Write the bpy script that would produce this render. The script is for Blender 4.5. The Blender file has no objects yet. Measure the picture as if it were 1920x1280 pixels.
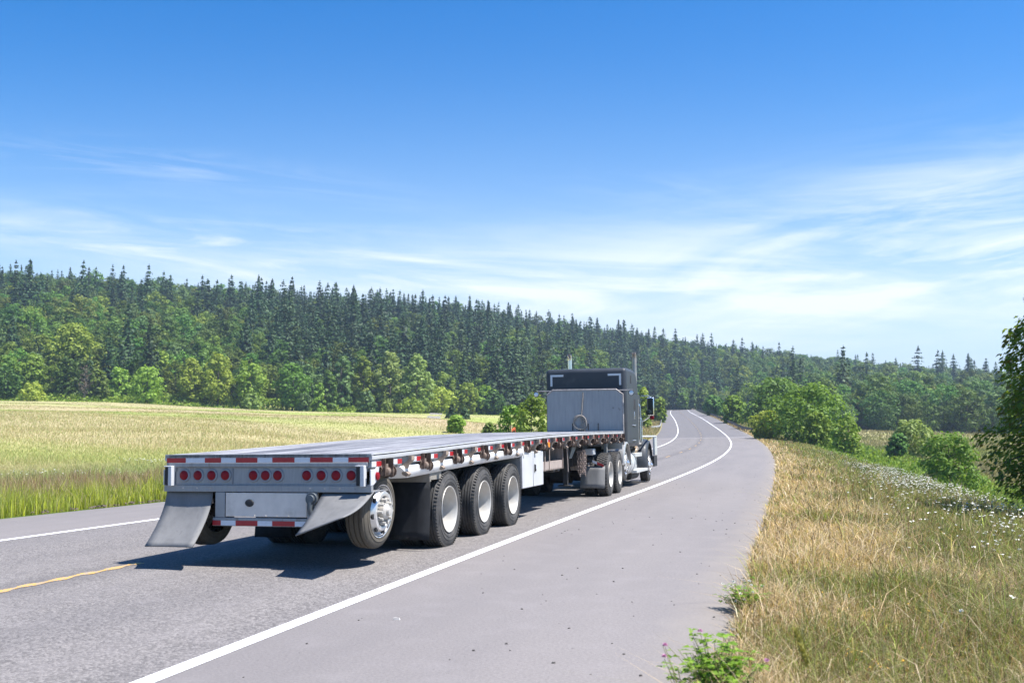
import bpy, math, random
import numpy as np
from mathutils import Matrix, Vector, Euler
SC=bpy.context.scene; COL=SC.collection
rng=np.random.default_rng(7); random.seed(7)
PI=math.pi
# ------------------------------------------------------------------ helpers
def tag(o,label=None,cat=None,group=None,kind=None):
    if label: o['label']=label
    if cat: o['category']=cat
    if group: o['group']=group
    if kind: o['kind']=kind
    return o
def link(o,parent=None):
    COL.objects.link(o)
    if parent is not None: o.parent=parent
    return o
def empty(name,mw=None,parent=None):
    o=bpy.data.objects.new(name,None); o.empty_display_size=.3; link(o,parent)
    if mw is not None: o.matrix_world=mw
    return o
def np_mesh(name,V,F,mats,midx=None,smooth=False,attr=None,sharp=None,uv=None):
    """F: list of int arrays (n,k), one per face size"""
    me=bpy.data.meshes.new(name)
    V=np.asarray(V,dtype=np.float32).reshape(-1,3)
    F=[np.asarray(f,dtype=np.int32) for f in F if len(f)]
    loops=np.concatenate([f.ravel() for f in F]); tot=np.concatenate([np.full(len(f),f.shape[1],np.int32) for f in F])
    st=np.concatenate([[0],np.cumsum(tot)[:-1]]).astype(np.int32)
    me.vertices.add(len(V)); me.vertices.foreach_set('co',V.ravel())
    me.loops.add(len(loops)); me.loops.foreach_set('vertex_index',loops)
    me.polygons.add(len(tot)); me.polygons.foreach_set('loop_start',st)
    me.polygons.foreach_set('loop_total',tot)
    if midx is not None: me.polygons.foreach_set('material_index',np.asarray(midx,dtype=np.int32))
    if smooth: me.polygons.foreach_set('use_smooth',np.ones(len(tot),dtype=bool))
    for m in (mats if isinstance(mats,(list,tuple)) else [mats]): me.materials.append(m)
    if attr is not None:
        a=me.color_attributes.new(name='tint',type='FLOAT_COLOR',domain='POINT')
        c=np.ones((len(V),4),np.float32); c[:,:3]=attr; a.data.foreach_set('color',c.ravel())
    if uv is not None:
        l=me.uv_layers.new(name='UVMap'); l.data.foreach_set('uv',np.asarray(uv,np.float32)[loops].ravel())
    me.update(calc_edges=True)
    if sharp is not None: me.set_sharp_from_angle(angle=math.radians(sharp))
    return me
class MB:
    def __init__(s): s.v=[];s.f=[];s.m=[]
    def add(s,V,F,m=0):
        n=len(s.v); s.v+= [tuple(map(float,p)) for p in V]
        for f in F: s.f.append([i+n for i in f]); s.m.append(m)
    def box(s,x0,x1,y0,y1,z0,z1,m=0):
        s.add([(x0,y0,z0),(x1,y0,z0),(x1,y1,z0),(x0,y1,z0),(x0,y0,z1),(x1,y0,z1),(x1,y1,z1),(x0,y1,z1)],
              [(0,3,2,1),(4,5,6,7),(0,1,5,4),(1,2,6,5),(2,3,7,6),(3,0,4,7)],m)
    def cyl(s,a,b,r0,r1=None,n=16,caps=True,m=0):
        r1=r0 if r1 is None else r1
        a=np.array(a,float);b=np.array(b,float);d=b-a;d/=np.linalg.norm(d)
        t=np.cross(d,[0,0,1]) if abs(d[2])<.9 else np.cross(d,[1,0,0]);t/=np.linalg.norm(t);w=np.cross(d,t)
        V=[]
        for c,r in((a,r0),(b,r1)):
            for i in range(n):
                an=2*PI*i/n;V.append(c+r*(t*math.cos(an)+w*math.sin(an)))
        F=[(i,(i+1)%n,n+(i+1)%n,n+i) for i in range(n)]
        if caps: F+=[tuple(range(n-1,-1,-1)),tuple(range(n,2*n))]
        s.add(V,F,m)
    def tube(s,pts,r,n=8,m=0,closed=False):
        pts=[np.array(p,float) for p in pts];k=len(pts);V=[];up=np.array([.13,.27,.95])
        for i,p in enumerate(pts):
            d=(pts[(i+1)%k]-pts[i-1]) if closed else pts[min(i+1,k-1)]-pts[max(i-1,0)]
            d=d/(np.linalg.norm(d)+1e-9)
            t=np.cross(d,up)
            if np.linalg.norm(t)<.1: t=np.cross(d,[1,0,0])
            t/=np.linalg.norm(t);w=np.cross(d,t);rr=r[i] if isinstance(r,(list,tuple)) else r
            for j in range(n):
                an=2*PI*j/n;V.append(p+rr*(t*math.cos(an)+w*math.sin(an)))
        F=[]
        for i in range(k if closed else k-1):
            i2=(i+1)%k
            for j in range(n): F.append((i*n+j,i*n+(j+1)%n,i2*n+(j+1)%n,i2*n+j))
        if not closed: F+=[tuple(range(n-1,-1,-1)),tuple(range((k-1)*n,k*n))]
        s.add(V,F,m)
    def prism(s,poly,x0,x1,axis=0,m=0):
        """poly: list of 2D points in the two other axes, extruded along axis"""
        k=len(poly);V=[]
        for x in(x0,x1):
            for a,b in poly: V.append((x,a,b) if axis==0 else ((a,x,b) if axis==1 else (a,b,x)))
        F=[(i,(i+1)%k,k+(i+1)%k,k+i) for i in range(k)]+[tuple(range(k-1,-1,-1)),tuple(range(k,2*k))]
        s.add(V,F,m)
    def lathe(s,prof,n=48,c=(0,0,0),axis=0,m=0,closed=False,arc=None):
        """prof: (axial, radius)"""
        k=len(prof);V=[];a0,a1=(0,2*PI) if arc is None else arc;N=n if arc is None else n+1
        for j in range(N):
            an=a0+(a1-a0)*j/n
            for x,r in prof:
                q=[x,r*math.cos(an),r*math.sin(an)] if axis==0 else ([r*math.cos(an),r*math.sin(an),x] if axis==2 else [r*math.sin(an),x,r*math.cos(an)])
                V.append((q[0]+c[0],q[1]+c[1],q[2]+c[2]))
        F=[]
        for j in range(n):
            j2=(j+1)%N
            for i in range(k if closed else k-1):
                i2=(i+1)%k;F.append((j*k+i,j2*k+i,j2*k+i2,j*k+i2))
        s.add(V,F,m)
    def grid(s,P,m=0):
        P=np.asarray(P,float);a,b=P.shape[:2]
        s.add(P.reshape(-1,3),[(i*b+j,i*b+j+1,(i+1)*b+j+1,(i+1)*b+j) for i in range(a-1) for j in range(b-1)],m)
    def mesh(s,name,mats,smooth=30,fix=True):
        me=bpy.data.meshes.new(name);me.from_pydata(s.v,[],s.f)
        for m in (mats if isinstance(mats,(list,tuple)) else [mats]): me.materials.append(m)
        me.polygons.foreach_set('material_index',np.array(s.m,np.int32))
        if fix:
            import bmesh
            bm=bmesh.new();bm.from_mesh(me);bmesh.ops.recalc_face_normals(bm,faces=bm.faces);bm.to_mesh(me);bm.free()
        if smooth:
            me.polygons.foreach_set('use_smooth',np.ones(len(me.polygons),dtype=bool));me.set_sharp_from_angle(angle=math.radians(smooth))
        me.update();return me
    def build(s,name,mats,parent=None,loc=None,rot=None,bevel=0,seg=2,smooth=30,solid=0):
        o=bpy.data.objects.new(name,s.mesh(name,mats,smooth));link(o,parent)
        if loc is not None:o.location=loc
        if rot is not None:o.rotation_euler=rot
        if solid:
            md=o.modifiers.new('thickness','SOLIDIFY');md.thickness=solid;md.offset=0
        if bevel:
            md=o.modifiers.new('bevel','BEVEL');md.width=bevel;md.segments=seg;md.limit_method='ANGLE';md.angle_limit=math.radians(35)
        return o
def copy_part(o,parent,loc=None,rot=None,scale=None,name=None):
    c=o.copy();COL.objects.link(c);c.parent=parent
    if name:c.name=name
    if loc is not None:c.location=loc
    if rot is not None:c.rotation_euler=rot
    if scale is not None:c.scale=scale
    for ch in list(o.children):
        copy_part(ch,c)
    return c
# ------------------------------------------------------------------ materials
class NT:
    def __init__(s,nt): s.t=nt;s.n=nt.nodes;s.l=nt.links
    def new(s,t,**k):
        n=s.n.new(t)
        for a,b in k.items(): setattr(n,a,b)
        return n
    def set(s,node,i,v):
        if isinstance(v,bpy.types.NodeSocket): s.l.new(v,node.inputs[i])
        elif v is not None: node.inputs[i].default_value=v
    def math(s,op,a,b=None,c=None,clamp=False):
        n=s.new('ShaderNodeMath',operation=op,use_clamp=clamp);s.set(n,0,a)
        if b is not None:s.set(n,1,b)
        if c is not None:s.set(n,2,c)
        return n.outputs[0]
    def mix(s,fac,a,b,blend='MIX'):
        n=s.new('ShaderNodeMix',data_type='RGBA',blend_type=blend);s.set(n,0,fac)
        s.set(n,6,a if isinstance(a,bpy.types.NodeSocket) else (*a,1));s.set(n,7,b if isinstance(b,bpy.types.NodeSocket) else (*b,1))
        return n.outputs[2]
    def noise(s,vec,scale,detail=3,rough=.55,dist=0):
        n=s.new('ShaderNodeTexNoise');s.set(n,'Vector',vec);n.inputs['Scale'].default_value=scale;n.inputs['Detail'].default_value=detail
        n.inputs['Roughness'].default_value=rough;n.inputs['Distortion'].default_value=dist
        return n.outputs[0]
    def ramp(s,fac,lo,hi):
        n=s.new('ShaderNodeMapRange');s.set(n,0,fac);n.inputs[1].default_value=lo;n.inputs[2].default_value=hi;n.clamp=True
        return n.outputs[0]
    def mapping(s,vec,scale=(1,1,1),rot=(0,0,0),loc=(0,0,0)):
        n=s.new('ShaderNodeMapping');s.set(n,0,vec);n.inputs['Scale'].default_value=scale;n.inputs['Rotation'].default_value=rot;n.inputs['Location'].default_value=loc
        return n.outputs[0]
    def bump(s,h,strength=.3,dist=.01):
        n=s.new('ShaderNodeBump');s.set(n,'Height',h);n.inputs['Strength'].default_value=strength;n.inputs['Distance'].default_value=dist
        return n.outputs[0]
def base_mat(name):
    m=bpy.data.materials.new(name);m.use_nodes=True;nt=NT(m.node_tree)
    bs=m.node_tree.nodes['Principled BSDF'];return m,nt,bs
def M(name,col,rough=.6,metal=0.,var=.15,scale=5.,stretch=(1,1,1),bump=0.,dirt=None,dscale=3.,dth=(.5,.7),coat=0.,spec=None):
    m,nt,bs=base_mat(name)
    tc=nt.new('ShaderNodeTexCoord').outputs['Object'];v=nt.mapping(tc,stretch)
    nz=nt.noise(v,scale,4,.6)
    c=nt.mix(nt.ramp(nz,.3,.7),tuple(x*(1-var) for x in col),tuple(min(1,x*(1+var)) for x in col))
    if dirt is not None:
        d=nt.ramp(nt.noise(v,dscale,5,.65),*dth)
        c=nt.mix(d,c,dirt)
        bs.inputs['Metallic'].default_value=metal
        if metal>0: nt.set(bs,'Metallic',nt.math('MULTIPLY',nt.math('SUBTRACT',1.,d),metal))
    else: bs.inputs['Metallic'].default_value=metal
    nt.set(bs,'Base Color',c)
    nt.set(bs,'Roughness',nt.math('ADD',nt.math('MULTIPLY',nz,.25),rough-.12))
    if coat: bs.inputs['Coat Weight'].default_value=coat;bs.inputs['Coat Roughness'].default_value=.16
    if spec is not None: bs.inputs['Specular IOR Level'].default_value=spec
    if bump: nt.set(bs,'Normal',nt.bump(nt.noise(v,scale*6,4,.6),bump,.01))
    return m
def leaf_mat(name,A,B,trans=.35,hue=.02,val=.3,rough=.6,attr=False):
    m=bpy.data.materials.new(name);m.use_nodes=True;nt=NT(m.node_tree);nt.n.clear()
    out=nt.new('ShaderNodeOutputMaterial')
    if attr:
        a=nt.new('ShaderNodeAttribute',attribute_name='tint');c=a.outputs['Color']
    else:
        g=nt.new('ShaderNodeNewGeometry');oi=nt.new('ShaderNodeObjectInfo')
        c=nt.mix(g.outputs['Random Per Island'],A,B)
        h=nt.new('ShaderNodeHueSaturation');nt.set(h,'Color',c)
        nt.set(h,'Hue',nt.math('ADD',nt.math('MULTIPLY',oi.outputs['Random'],2*hue),.5-hue))
        r2=nt.math('FRACT',nt.math('MULTIPLY',oi.outputs['Random'],37.17))
        nt.set(h,'Value',nt.math('ADD',nt.math('MULTIPLY',r2,2*val),1-val));c=h.outputs['Color']
    p=nt.new('ShaderNodeBsdfPrincipled');nt.set(p,'Base Color',c);p.inputs['Roughness'].default_value=rough;p.inputs['Specular IOR Level'].default_value=.25
    if trans>0:
        t=nt.new('ShaderNodeBsdfTranslucent');nt.set(t,'Color',nt.mix(1.,c,(1.,1.0,.45),'MULTIPLY'))
        mx=nt.new('ShaderNodeMixShader');mx.inputs[0].default_value=trans;nt.l.new(p.outputs[0],mx.inputs[1]);nt.l.new(t.outputs[0],mx.inputs[2]);nt.l.new(mx.outputs[0],out.inputs[0])
    else: nt.l.new(p.outputs[0],out.inputs[0])
    return m
ALU=M('aluminium',(.30,.31,.325),.5,.45,.12,6,(1,1,1),.05,dirt=(.20,.19,.18),dscale=2.2,dth=(.55,.85))
ALU_L=M('bare_metal_panel',(.66,.60,.54),.6,.0,.10,5,(1,1,1),.03,dirt=(.34,.29,.23),dscale=2.,dth=(.55,.8))
RALU=M('stained_aluminium',(.29,.30,.315),.5,.4,.12,6,(6,1,.8),.04,dirt=(.14,.10,.065),dscale=1.3,dth=(.60,.74))
RAILW=M('pale_rail_aluminium',(.47,.475,.49),.5,.2,.08,4,(1,.3,1),dirt=(.24,.23,.22),dscale=4,dth=(.55,.8))
WHITE=M('white_paint',(.52,.53,.55),.4,0,.06,3,dirt=(.35,.32,.29),dscale=6,dth=(.68,.9))
POLISH=M('polished_aluminium',(.74,.74,.74),.34,.7,.06,8,dirt=(.5,.45,.4),dscale=7,dth=(.6,.9))
RIMIN=M('dusty_rim',(.50,.485,.455),.5,.3,.10,6,dirt=(.40,.34,.28),dscale=4,dth=(.5,.9))
RUST=M('rusty_steel',(.10,.066,.05),.8,.2,.35,20,bump=.3,dirt=(.24,.19,.16),dscale=9,dth=(.5,.7))
TAN=M('weathered_hook_steel',(.35,.28,.22),.65,.3,.25,15,dirt=(.16,.08,.05),dscale=9,dth=(.5,.7))
RUBBER=M('tyre_rubber',(.042,.042,.043),.78,0,.22,9,bump=.12,dirt=(.12,.11,.10),dscale=5,dth=(.42,.85))
DUSTY=M('dusty_tread',(.10,.088,.07),.88,0,.25,14,(3,1,1),.15,dirt=(.045,.042,.038),dscale=7,dth=(.5,.8))
FLAP=M('mud_flap_rubber',(.17,.17,.172),.72,0,.16,9,(1,1,.25),.05,dirt=(.08,.08,.082),dscale=9,dth=(.58,.8))
FLAPD=M('dark_mud_flap_rubber',(.022,.024,.028),.9,0,.25,12,(1,1,.5),.05,spec=.2)
BLACK=M('black_steel',(.018,.018,.02),.7,0,.3,7)
FRAME=M('greasy_frame_steel',(.035,.034,.034),.75,0,.4,6,bump=.1,dirt=(.08,.07,.06),dscale=5,dth=(.5,.8))
RED=M('red_lens',(.22,.003,.010),.5,0,.10,30,spec=.25)
BEZ=M('lamp_grommet',(.24,.25,.27),.55,.0,.15,20)
TRED=M('red_reflective_tape',(.36,.015,.022),.4,0,.10,25)
TWHT=M('white_reflective_tape',(.62,.65,.70),.4,0,.05,25)
GREYT=M('grey_reflective_tape',(.58,.61,.66),.4,0,.05,25)
AMBER=M('amber_lens',(.75,.25,.02),.35,0,.1,10)
PAINT=M('charcoal_truck_paint',(.040,.047,.058),.5,0.,.10,3,coat=.06,spec=.3,dirt=(.085,.09,.096),dscale=2.5,dth=(.6,.95))
CHROME=M('chrome',(.78,.78,.78),.2,.9,.05,5)
STACK=M('dull_exhaust_pipe',(.42,.40,.38),.4,.7,.2,8,dirt=(.2,.15,.12),dscale=4,dth=(.5,.8))
TANK=M('tank_aluminium',(.68,.69,.68),.38,.45,.06,4,dirt=(.45,.42,.37),dscale=3,dth=(.55,.9))
WOOD=M('grey_weathered_timber',(.36,.30,.27),.8,0,.25,4,(12,12,1),.2,dirt=(.17,.13,.11),dscale=6,dth=(.5,.7))
GLASS=M('dark_mirror_glass',(.025,.035,.035),.06,0,.05,5)
LENS=M('work_light_glass',(.75,.77,.8),.12,.3,.05,5)
ROPE=M('frayed_cable',(.30,.27,.24),.8,.1,.3,20)
CHAIN=M('rusty_chain',(.24,.19,.17),.6,.35,.35,30)
# headache rack: fine vertical ribs
def rack_mat():
    m,nt,bs=base_mat('ribbed_aluminium_sheet');tc=nt.new('ShaderNodeTexCoord').outputs['Object']
    w=nt.new('ShaderNodeTexWave',wave_type='BANDS',bands_direction='X');nt.set(w,0,tc);w.inputs['Scale'].default_value=7.5;w.inputs['Distortion'].default_value=.4
    nz=nt.noise(nt.mapping(tc,(4,1,.7)),3,5,.65)
    c=nt.mix(nt.ramp(nz,.3,.72),(.29,.30,.315),(.36,.37,.385));c=nt.mix(nt.math('MULTIPLY',w.outputs[1],.14),c,(.2,.2,.21))
    d=nt.ramp(nt.noise(nt.mapping(tc,(1,1,.5)),9,4,.6),.66,.74);c=nt.mix(d,c,(.14,.12,.11))
    nt.set(bs,'Base Color',c);bs.inputs['Metallic'].default_value=.2;bs.inputs['Roughness'].default_value=.55
    nt.set(bs,'Normal',nt.bump(w.outputs[1],.35,.006));return m
RACK=rack_mat()
def deck_mat():
    m,nt,bs=base_mat('worn_deck_planks');tc=nt.new('ShaderNodeTexCoord').outputs['Object']
    sx=nt.new('ShaderNodeSeparateXYZ');nt.set(sx,0,tc)
    v=nt.mapping(tc,(5,.14,1));nz=nt.noise(v,1.5,7,.72,.5)
    pl=nt.math('FRACT',nt.math('MULTIPLY',sx.outputs[0],1/.288));
    row=nt.math('FLOOR',nt.math('MULTIPLY',sx.outputs[0],1/.288))
    wn=nt.new('ShaderNodeTexWhiteNoise',noise_dimensions='1D');nt.set(wn,'W',row)
    edge=nt.ramp(nt.math('ABSOLUTE',nt.math('SUBTRACT',pl,.5)),.445,.49)
    c=nt.mix(nt.ramp(nz,.40,.60),(.08,.072,.074),(.48,.47,.47))
    c=nt.mix(nt.math('MULTIPLY',wn.outputs[0],.35),c,(.40,.38,.38));c=nt.mix(nt.math('MULTIPLY',edge,.75),c,(.07,.065,.065))
    big=nt.ramp(nt.noise(nt.mapping(tc,(1.6,.3,1)),2.0,6,.75),.50,.66);c=nt.mix(nt.math('MULTIPLY',big,.75),c,(.13,.112,.115))
    nt.set(bs,'Base Color',c);bs.inputs['Metallic'].default_value=.25;nt.set(bs,'Roughness',nt.ramp(nz,-.5,1.4))
    nt.set(bs,'Normal',nt.bump(nt.math('SUBTRACT',nz,edge),.25,.01));return m
DECK=deck_mat()
# ------------------------------------------------------------------ road geometry and terrain
CAMPITCH=math.atan((765-640)/1867.)
def ray(u,v):
    a=((u-960)/1867.,(640-v)/1867.);cp,sp=math.cos(CAMPITCH),math.sin(CAMPITCH)
    d=np.array([a[0],cp-sp*a[1],sp+cp*a[1]]);return d/d[1]
def at(u,v,D): return ray(u,v)*D
LW=3.55;WR=3.30;WL=3.12;ER=LW+WR;EL=-(LW+WL)
DS=1.0;S_MIN,S_MAX=-60.,1500.
ss=np.arange(S_MIN,S_MAX,DS)
_kap=np.interp(ss,[-14,20,40,60,80,100,130,160,200,250,300,360,460],[-0.000151,-0.00052,-0.000736,-0.000464,-0.000668,-0.001005,-0.000755,-0.000505,-0.000196,-0.000168,0.000137,0.000208,0.000206])
_kap[ss>470]=0
_gr=np.interp(ss,[-14,15,45,80,120,170,230,300,380,440,475,540],[-0.014335,-0.028357,-0.024192,-0.015381,-0.003048,0.008147,0.0164,0.010836,0.009148,.0085,-.01,-.03])
_gr[ss>560]=-.004
_i0=int(round(-S_MIN/DS))
_h=np.cumsum(_kap)*DS;_h+=.27559-_h[_i0]
CX=np.cumsum(np.sin(_h))*DS;CY=np.cumsum(np.cos(_h))*DS;CZ=np.cumsum(_gr)*DS
CX+=-4.487857-CX[_i0];CY+=11.2-CY[_i0];CZ+=-1.78555-CZ[_i0]
CS=.012719+.018492*np.clip(ss/200,0,1);CS*=np.clip((620-ss)/100,0,1)
def cur(s):
    f=lambda a:np.interp(s,ss,a)
    return f(CX),f(CY),f(CZ),f(_h),f(CS)
def st_xy(s,t):
    x,y,z,h,c=cur(s);return x+t*np.cos(h),y-t*np.sin(h)
def road_z(s,t):
    x,y,z,h,c=cur(s);return z+np.clip(t,-12,12)*c
def xy_st(X,Y):
    X=np.asarray(X,float);Y=np.asarray(Y,float);s=(Y-11.2)*1.0
    for _ in range(8):
        x,y,z,h,c=cur(s);s=np.clip(s+(X-x)*np.sin(h)+(Y-y)*np.cos(h),S_MIN,S_MAX-1)
    x,y,z,h,c=cur(s);return s,(X-x)*np.cos(h)-(Y-y)*np.sin(h)
FIELD=-6.5
def smooth(x,a,b):
    q=np.clip((x-a)/(b-a),0,1);return q*q*(3-2*q)
# far control points (x,y,z): pixel of the photograph's ground line + distance give the place in the world
ctrl=[]
for s_ in np.arange(-50,480,22.):
    x,y=st_xy(s_,EL-.5);ctrl.append((x,y,road_z(s_,EL)-.1))
    x,y=st_xy(s_,ER+4.5);ctrl.append((x,y,road_z(s_,ER)-.4))
MB_U=[-900,-400,0,200,400,640,800,950,1100,1200];MB_D=[240,240,250,255,265,280,300,305,345,420];MB_V=[742,746,749,753.5,760,772,777,778,773,768]
def meadow_edge(u): return np.interp(u,MB_U,MB_D),np.interp(u,MB_U,MB_V)
for u in(-900,-500,-200,0,200,400,640,800,950,1100):
    D,v=meadow_edge(u);e=at(u,v,D);ctrl.append(tuple(e))
    for k,dz in((.35,-.35),(.62,-.25),(.82,-.1)):
        q=e*k;ctrl.append((q[0],q[1],(1-k)**1.4*(-1.9)+e[2]*k+dz))
SKY_U=[-900,-300,0,210,300,400,500,600,700,800,900,1000,1100,1200,1300,1400,1500,1600,1700,1800,1900,2300]
SKY_V=[512,508,512,516,528,538,548,556,556,566,576,592,610,622,640,655,660,668,682,694,700,712]
RID_U=[-900,0,500,1000,1300,1600,1900,2400];RID_D=[620,600,630,700,800,930,1060,1150]
def ridge(u):
    D=np.interp(u,RID_U,RID_D);v=np.interp(u,SKY_U,SKY_V);return D,v
for u in np.arange(-900,2400,110.):
    D,v=ridge(u);q=at(u,v,D);q[2]-=12.5+6.*float(smooth(np.array(u),1350,1700));ctrl.append(tuple(q));ctrl.append((q[0]*1.3,q[1]*1.3,q[2]-22))
    if u<1250:
        D0,v0=meadow_edge(u);e=at(u,v0,D0)
    elif u<1560:
        D0=np.interp(u,[1250,1560],[450,330]);e=at(u,766,D0);e[2]=np.interp(u,[1250,1560],[-1.,-6.])
    else: D0=285;e=at(u,812,D0);e[2]=FIELD
    for k in(.12,.3,.6):
        p_=e*(1-k)+q*k;sh=.10*math.sin(k*PI);p_[2]=e[2]+(q[2]-e[2])*min(1,k+sh);ctrl.append(tuple(p_))
for u in(1600,1800,2000,2300,2700):
    for D in(70,120,190,270): ctrl.append((*(at(u,800,D)[:2]),FIELD))
ctrl+=[(-120,-50,-1.5),(-300,-50,0),(-600,100,6),(150,-50,FIELD),(400,-50,FIELD),(700,100,FIELD),(800,300,FIELD+2),(-800,300,25)]
ctrl=np.array(ctrl,float)
_d=np.linalg.norm(ctrl[:,None,:2]-ctrl[None,:,:2],axis=2)
_A=np.zeros((len(ctrl)+1,)*2);_A[:-1,:-1]=-_d;_A[:-1,:-1]-=np.eye(len(ctrl))*1.5;_A[-1,:-1]=1;_A[:-1,-1]=1
_w=np.linalg.solve(_A,np.r_[ctrl[:,2],0])
def rbf(X,Y):
    out=np.empty(len(X))
    for i in range(0,len(X),20000):
        d=np.hypot(X[i:i+20000,None]-ctrl[None,:,0],Y[i:i+20000,None]-ctrl[None,:,1]);out[i:i+20000]=-(d@_w[:-1])+_w[-1]
    return out
def wav(X,Y,k,ph=0.): return np.sin(X*k+ph+1.7*np.sin(Y*k*.61+ph))*np.cos(Y*k*.83-ph*1.3+1.1*np.sin(X*k*.47))
def height(s,t,X=None,Y=None):
    s=np.asarray(s,float);t=np.asarray(t,float)
    if X is None: X,Y=st_xy(s,t)
    g=rbf(X,Y);z0=road_z(s,t)
    tr=t-ER;tl=EL-t
    pr=np.interp(tr,[0,.5,4.8,5.8,7.5,40],[-.03,-.06,-.42,-.62,-1.5,-17])
    zr=np.maximum(road_z(s,np.full_like(t,ER))+pr,FIELD-.02)
    zl=road_z(s,np.full_like(t,EL))+np.interp(tl,[0,.4,2.5,5,14,30],[-.03,-.05,-.28,-.22,-.1,0])
    # bank that rises on the left of the road further on
    zl=zl+smooth(s,70,110)*smooth(tl,1.,7.)*1.5*smooth(-s,-230,-190)
    zr_=zr*(1-smooth(tr,14,45))+g*smooth(tr,14,45);zl_=zl*(1-smooth(tl,5,30))+g*smooth(tl,5,30)
    ins=np.minimum(-tr,-tl);z=np.where(tr>0,zr_,np.where(tl>0,zl_,z0-.03-.11*smooth(ins,.2,.6)))
    e_=smooth(s,470,540);z=z*(1-e_)+g*e_
    far=smooth(np.maximum(tr,tl),2,10)
    z=z+far*(.10*wav(X,Y,.35)+.22*wav(X,Y,.09,2.))*smooth(np.maximum(tr,tl),4,20)
    return z
def H_xy(X,Y):
    s,t=xy_st(X,Y);return height(s,t,np.asarray(X,float),np.asarray(Y,float))
# ---- ground sheet, aligned with the road
sg=np.concatenate([np.arange(-55,-10,3.),np.arange(-10,70,1.),np.arange(70,260,3.),np.arange(260,560,7.),np.arange(560,1490,22.)])
rt=[0,.12,.3]+list(np.arange(.6,9,.4))+list(9*1.12**np.arange(0,44))
rt=np.array([r for r in rt if r<1150]);tg=np.concatenate([EL-rt[::-1],[EL+.15,EL+.45,EL+1.2],np.linspace(EL,ER,7)[1:-1],[ER-1.2,ER-.45,ER-.15],ER+rt])
Sg,Tg=np.meshgrid(sg,tg,indexing='ij');sf,tf=Sg.ravel(),Tg.ravel()
Xg,Yg=st_xy(sf,tf);Zg=height(sf,tf,Xg,Yg)
nA,nB=len(sg),len(tg)
idx=np.arange(nA*nB).reshape(nA,nB);Fg=np.stack([idx[:-1,:-1],idx[1:,:-1],idx[1:,1:],idx[:-1,1:]],-1).reshape(-1,4)
def lerp(a,b,f): return a[None]*(1-f[:,None])+b[None]*f[:,None] if np.ndim(a)==1 and np.ndim(b)==1 else a*(1-f[:,None])+np.atleast_2d(b)*f[:,None]
C_=lambda *a:np.array(a,float)
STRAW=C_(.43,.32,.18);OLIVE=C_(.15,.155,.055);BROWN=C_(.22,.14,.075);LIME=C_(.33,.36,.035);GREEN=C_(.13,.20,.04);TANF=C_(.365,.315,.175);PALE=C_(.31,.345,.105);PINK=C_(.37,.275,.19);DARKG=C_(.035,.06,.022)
def meadow_col(X,Y,tl):
    """natural colour of the left meadow: pale green, tan and pinkish seed heads in bands"""
    a=.5+.5*wav(X*.35,Y,.075,1.);b=.5+.5*wav(X*.4,Y,.031,4.);c=lerp(PALE,TANF,smooth(a,.25,.75));c=lerp(c,PINK,smooth(b,.45,.9)*.7)
    g=smooth(tl,4.5,7)*smooth(-tl,-17,-11);c=lerp(c,GREEN*1.25,g*.55*(0.5+.5*a))
    far=smooth(tl,60,160);c=lerp(c,lerp(TANF*.95,PALE*.95,.5+.5*wav(X*.2,Y,.06,3.)),far*.6)
    st=smooth(wav(X*.15,Y,.052,.6),.55,.95);c=lerp(c,GREEN*1.35,st*.45)
    return c
def ground_col(s,t,X,Y):
    tr=t-ER;tl=EL-t;n=len(s)
    c=np.tile(C_(.20,.175,.14),(n,1))
    m=tr>0
    n1=.5+.5*wav(X,Y,.9);n2=.5+.5*wav(X,Y,.33,2.)
    r=lerp(STRAW*.8,OLIVE*1.15,smooth(tr+n1*2.2,1.2,3.4));r=lerp(r,BROWN,smooth(n2,.5,.9)*.45)
    r=lerp(r,GREEN*.8,smooth(tr,4.6,6.5));fld=smooth(tr,15,24);r=lerp(r,lerp(TANF*.85,PALE*.8,n2),fld)
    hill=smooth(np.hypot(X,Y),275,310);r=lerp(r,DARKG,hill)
    l=lerp(GREEN*.6,BROWN*.8,smooth(tl,1.4,3));l=lerp(l,meadow_col(X,Y,tl)*1.0,smooth(tl,4,7))
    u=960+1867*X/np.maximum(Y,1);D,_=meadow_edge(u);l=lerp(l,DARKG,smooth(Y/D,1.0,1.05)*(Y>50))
    bank=smooth(s,70,110)*smooth(-s,-330,-280)*smooth(-tl,-14,-8);l=lerp(l,TANF*.9,bank*.8)
    c[m]=r[m];m=tl>0;c[m]=l[m];return c
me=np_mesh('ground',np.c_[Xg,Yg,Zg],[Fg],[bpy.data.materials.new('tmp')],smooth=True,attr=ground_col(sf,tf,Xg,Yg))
def ground_mat():
    m,nt,bs=base_mat('grassland_soil');a=nt.new('ShaderNodeAttribute',attribute_name='tint')
    g=nt.new('ShaderNodeNewGeometry').outputs['Position']
    n1=nt.noise(g,1.3,6,.7);n2=nt.noise(g,14,4,.7);n3=nt.noise(nt.mapping(g,(.2,1,1)),.22,5,.6)
    f=nt.math('ADD',nt.math('ADD',nt.math('MULTIPLY',n1,.7),nt.math('MULTIPLY',n2,.8)),nt.math('MULTIPLY',n3,.7))
    f=nt.math('SUBTRACT',f,.10)
    mx=nt.new('ShaderNodeVectorMath',operation='SCALE');nt.set(mx,0,a.outputs['Color']);nt.set(mx,'Scale',f)
    nt.set(bs,'Base Color',mx.outputs[0]);bs.inputs['Roughness'].default_value=.95;bs.inputs['Specular IOR Level'].default_value=.1
    nt.set(bs,'Normal',nt.bump(n2,.6,.06));return m
me.materials[0]=ground_mat()
tag(link(bpy.data.objects.new('ground',me)),kind='structure')
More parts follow.
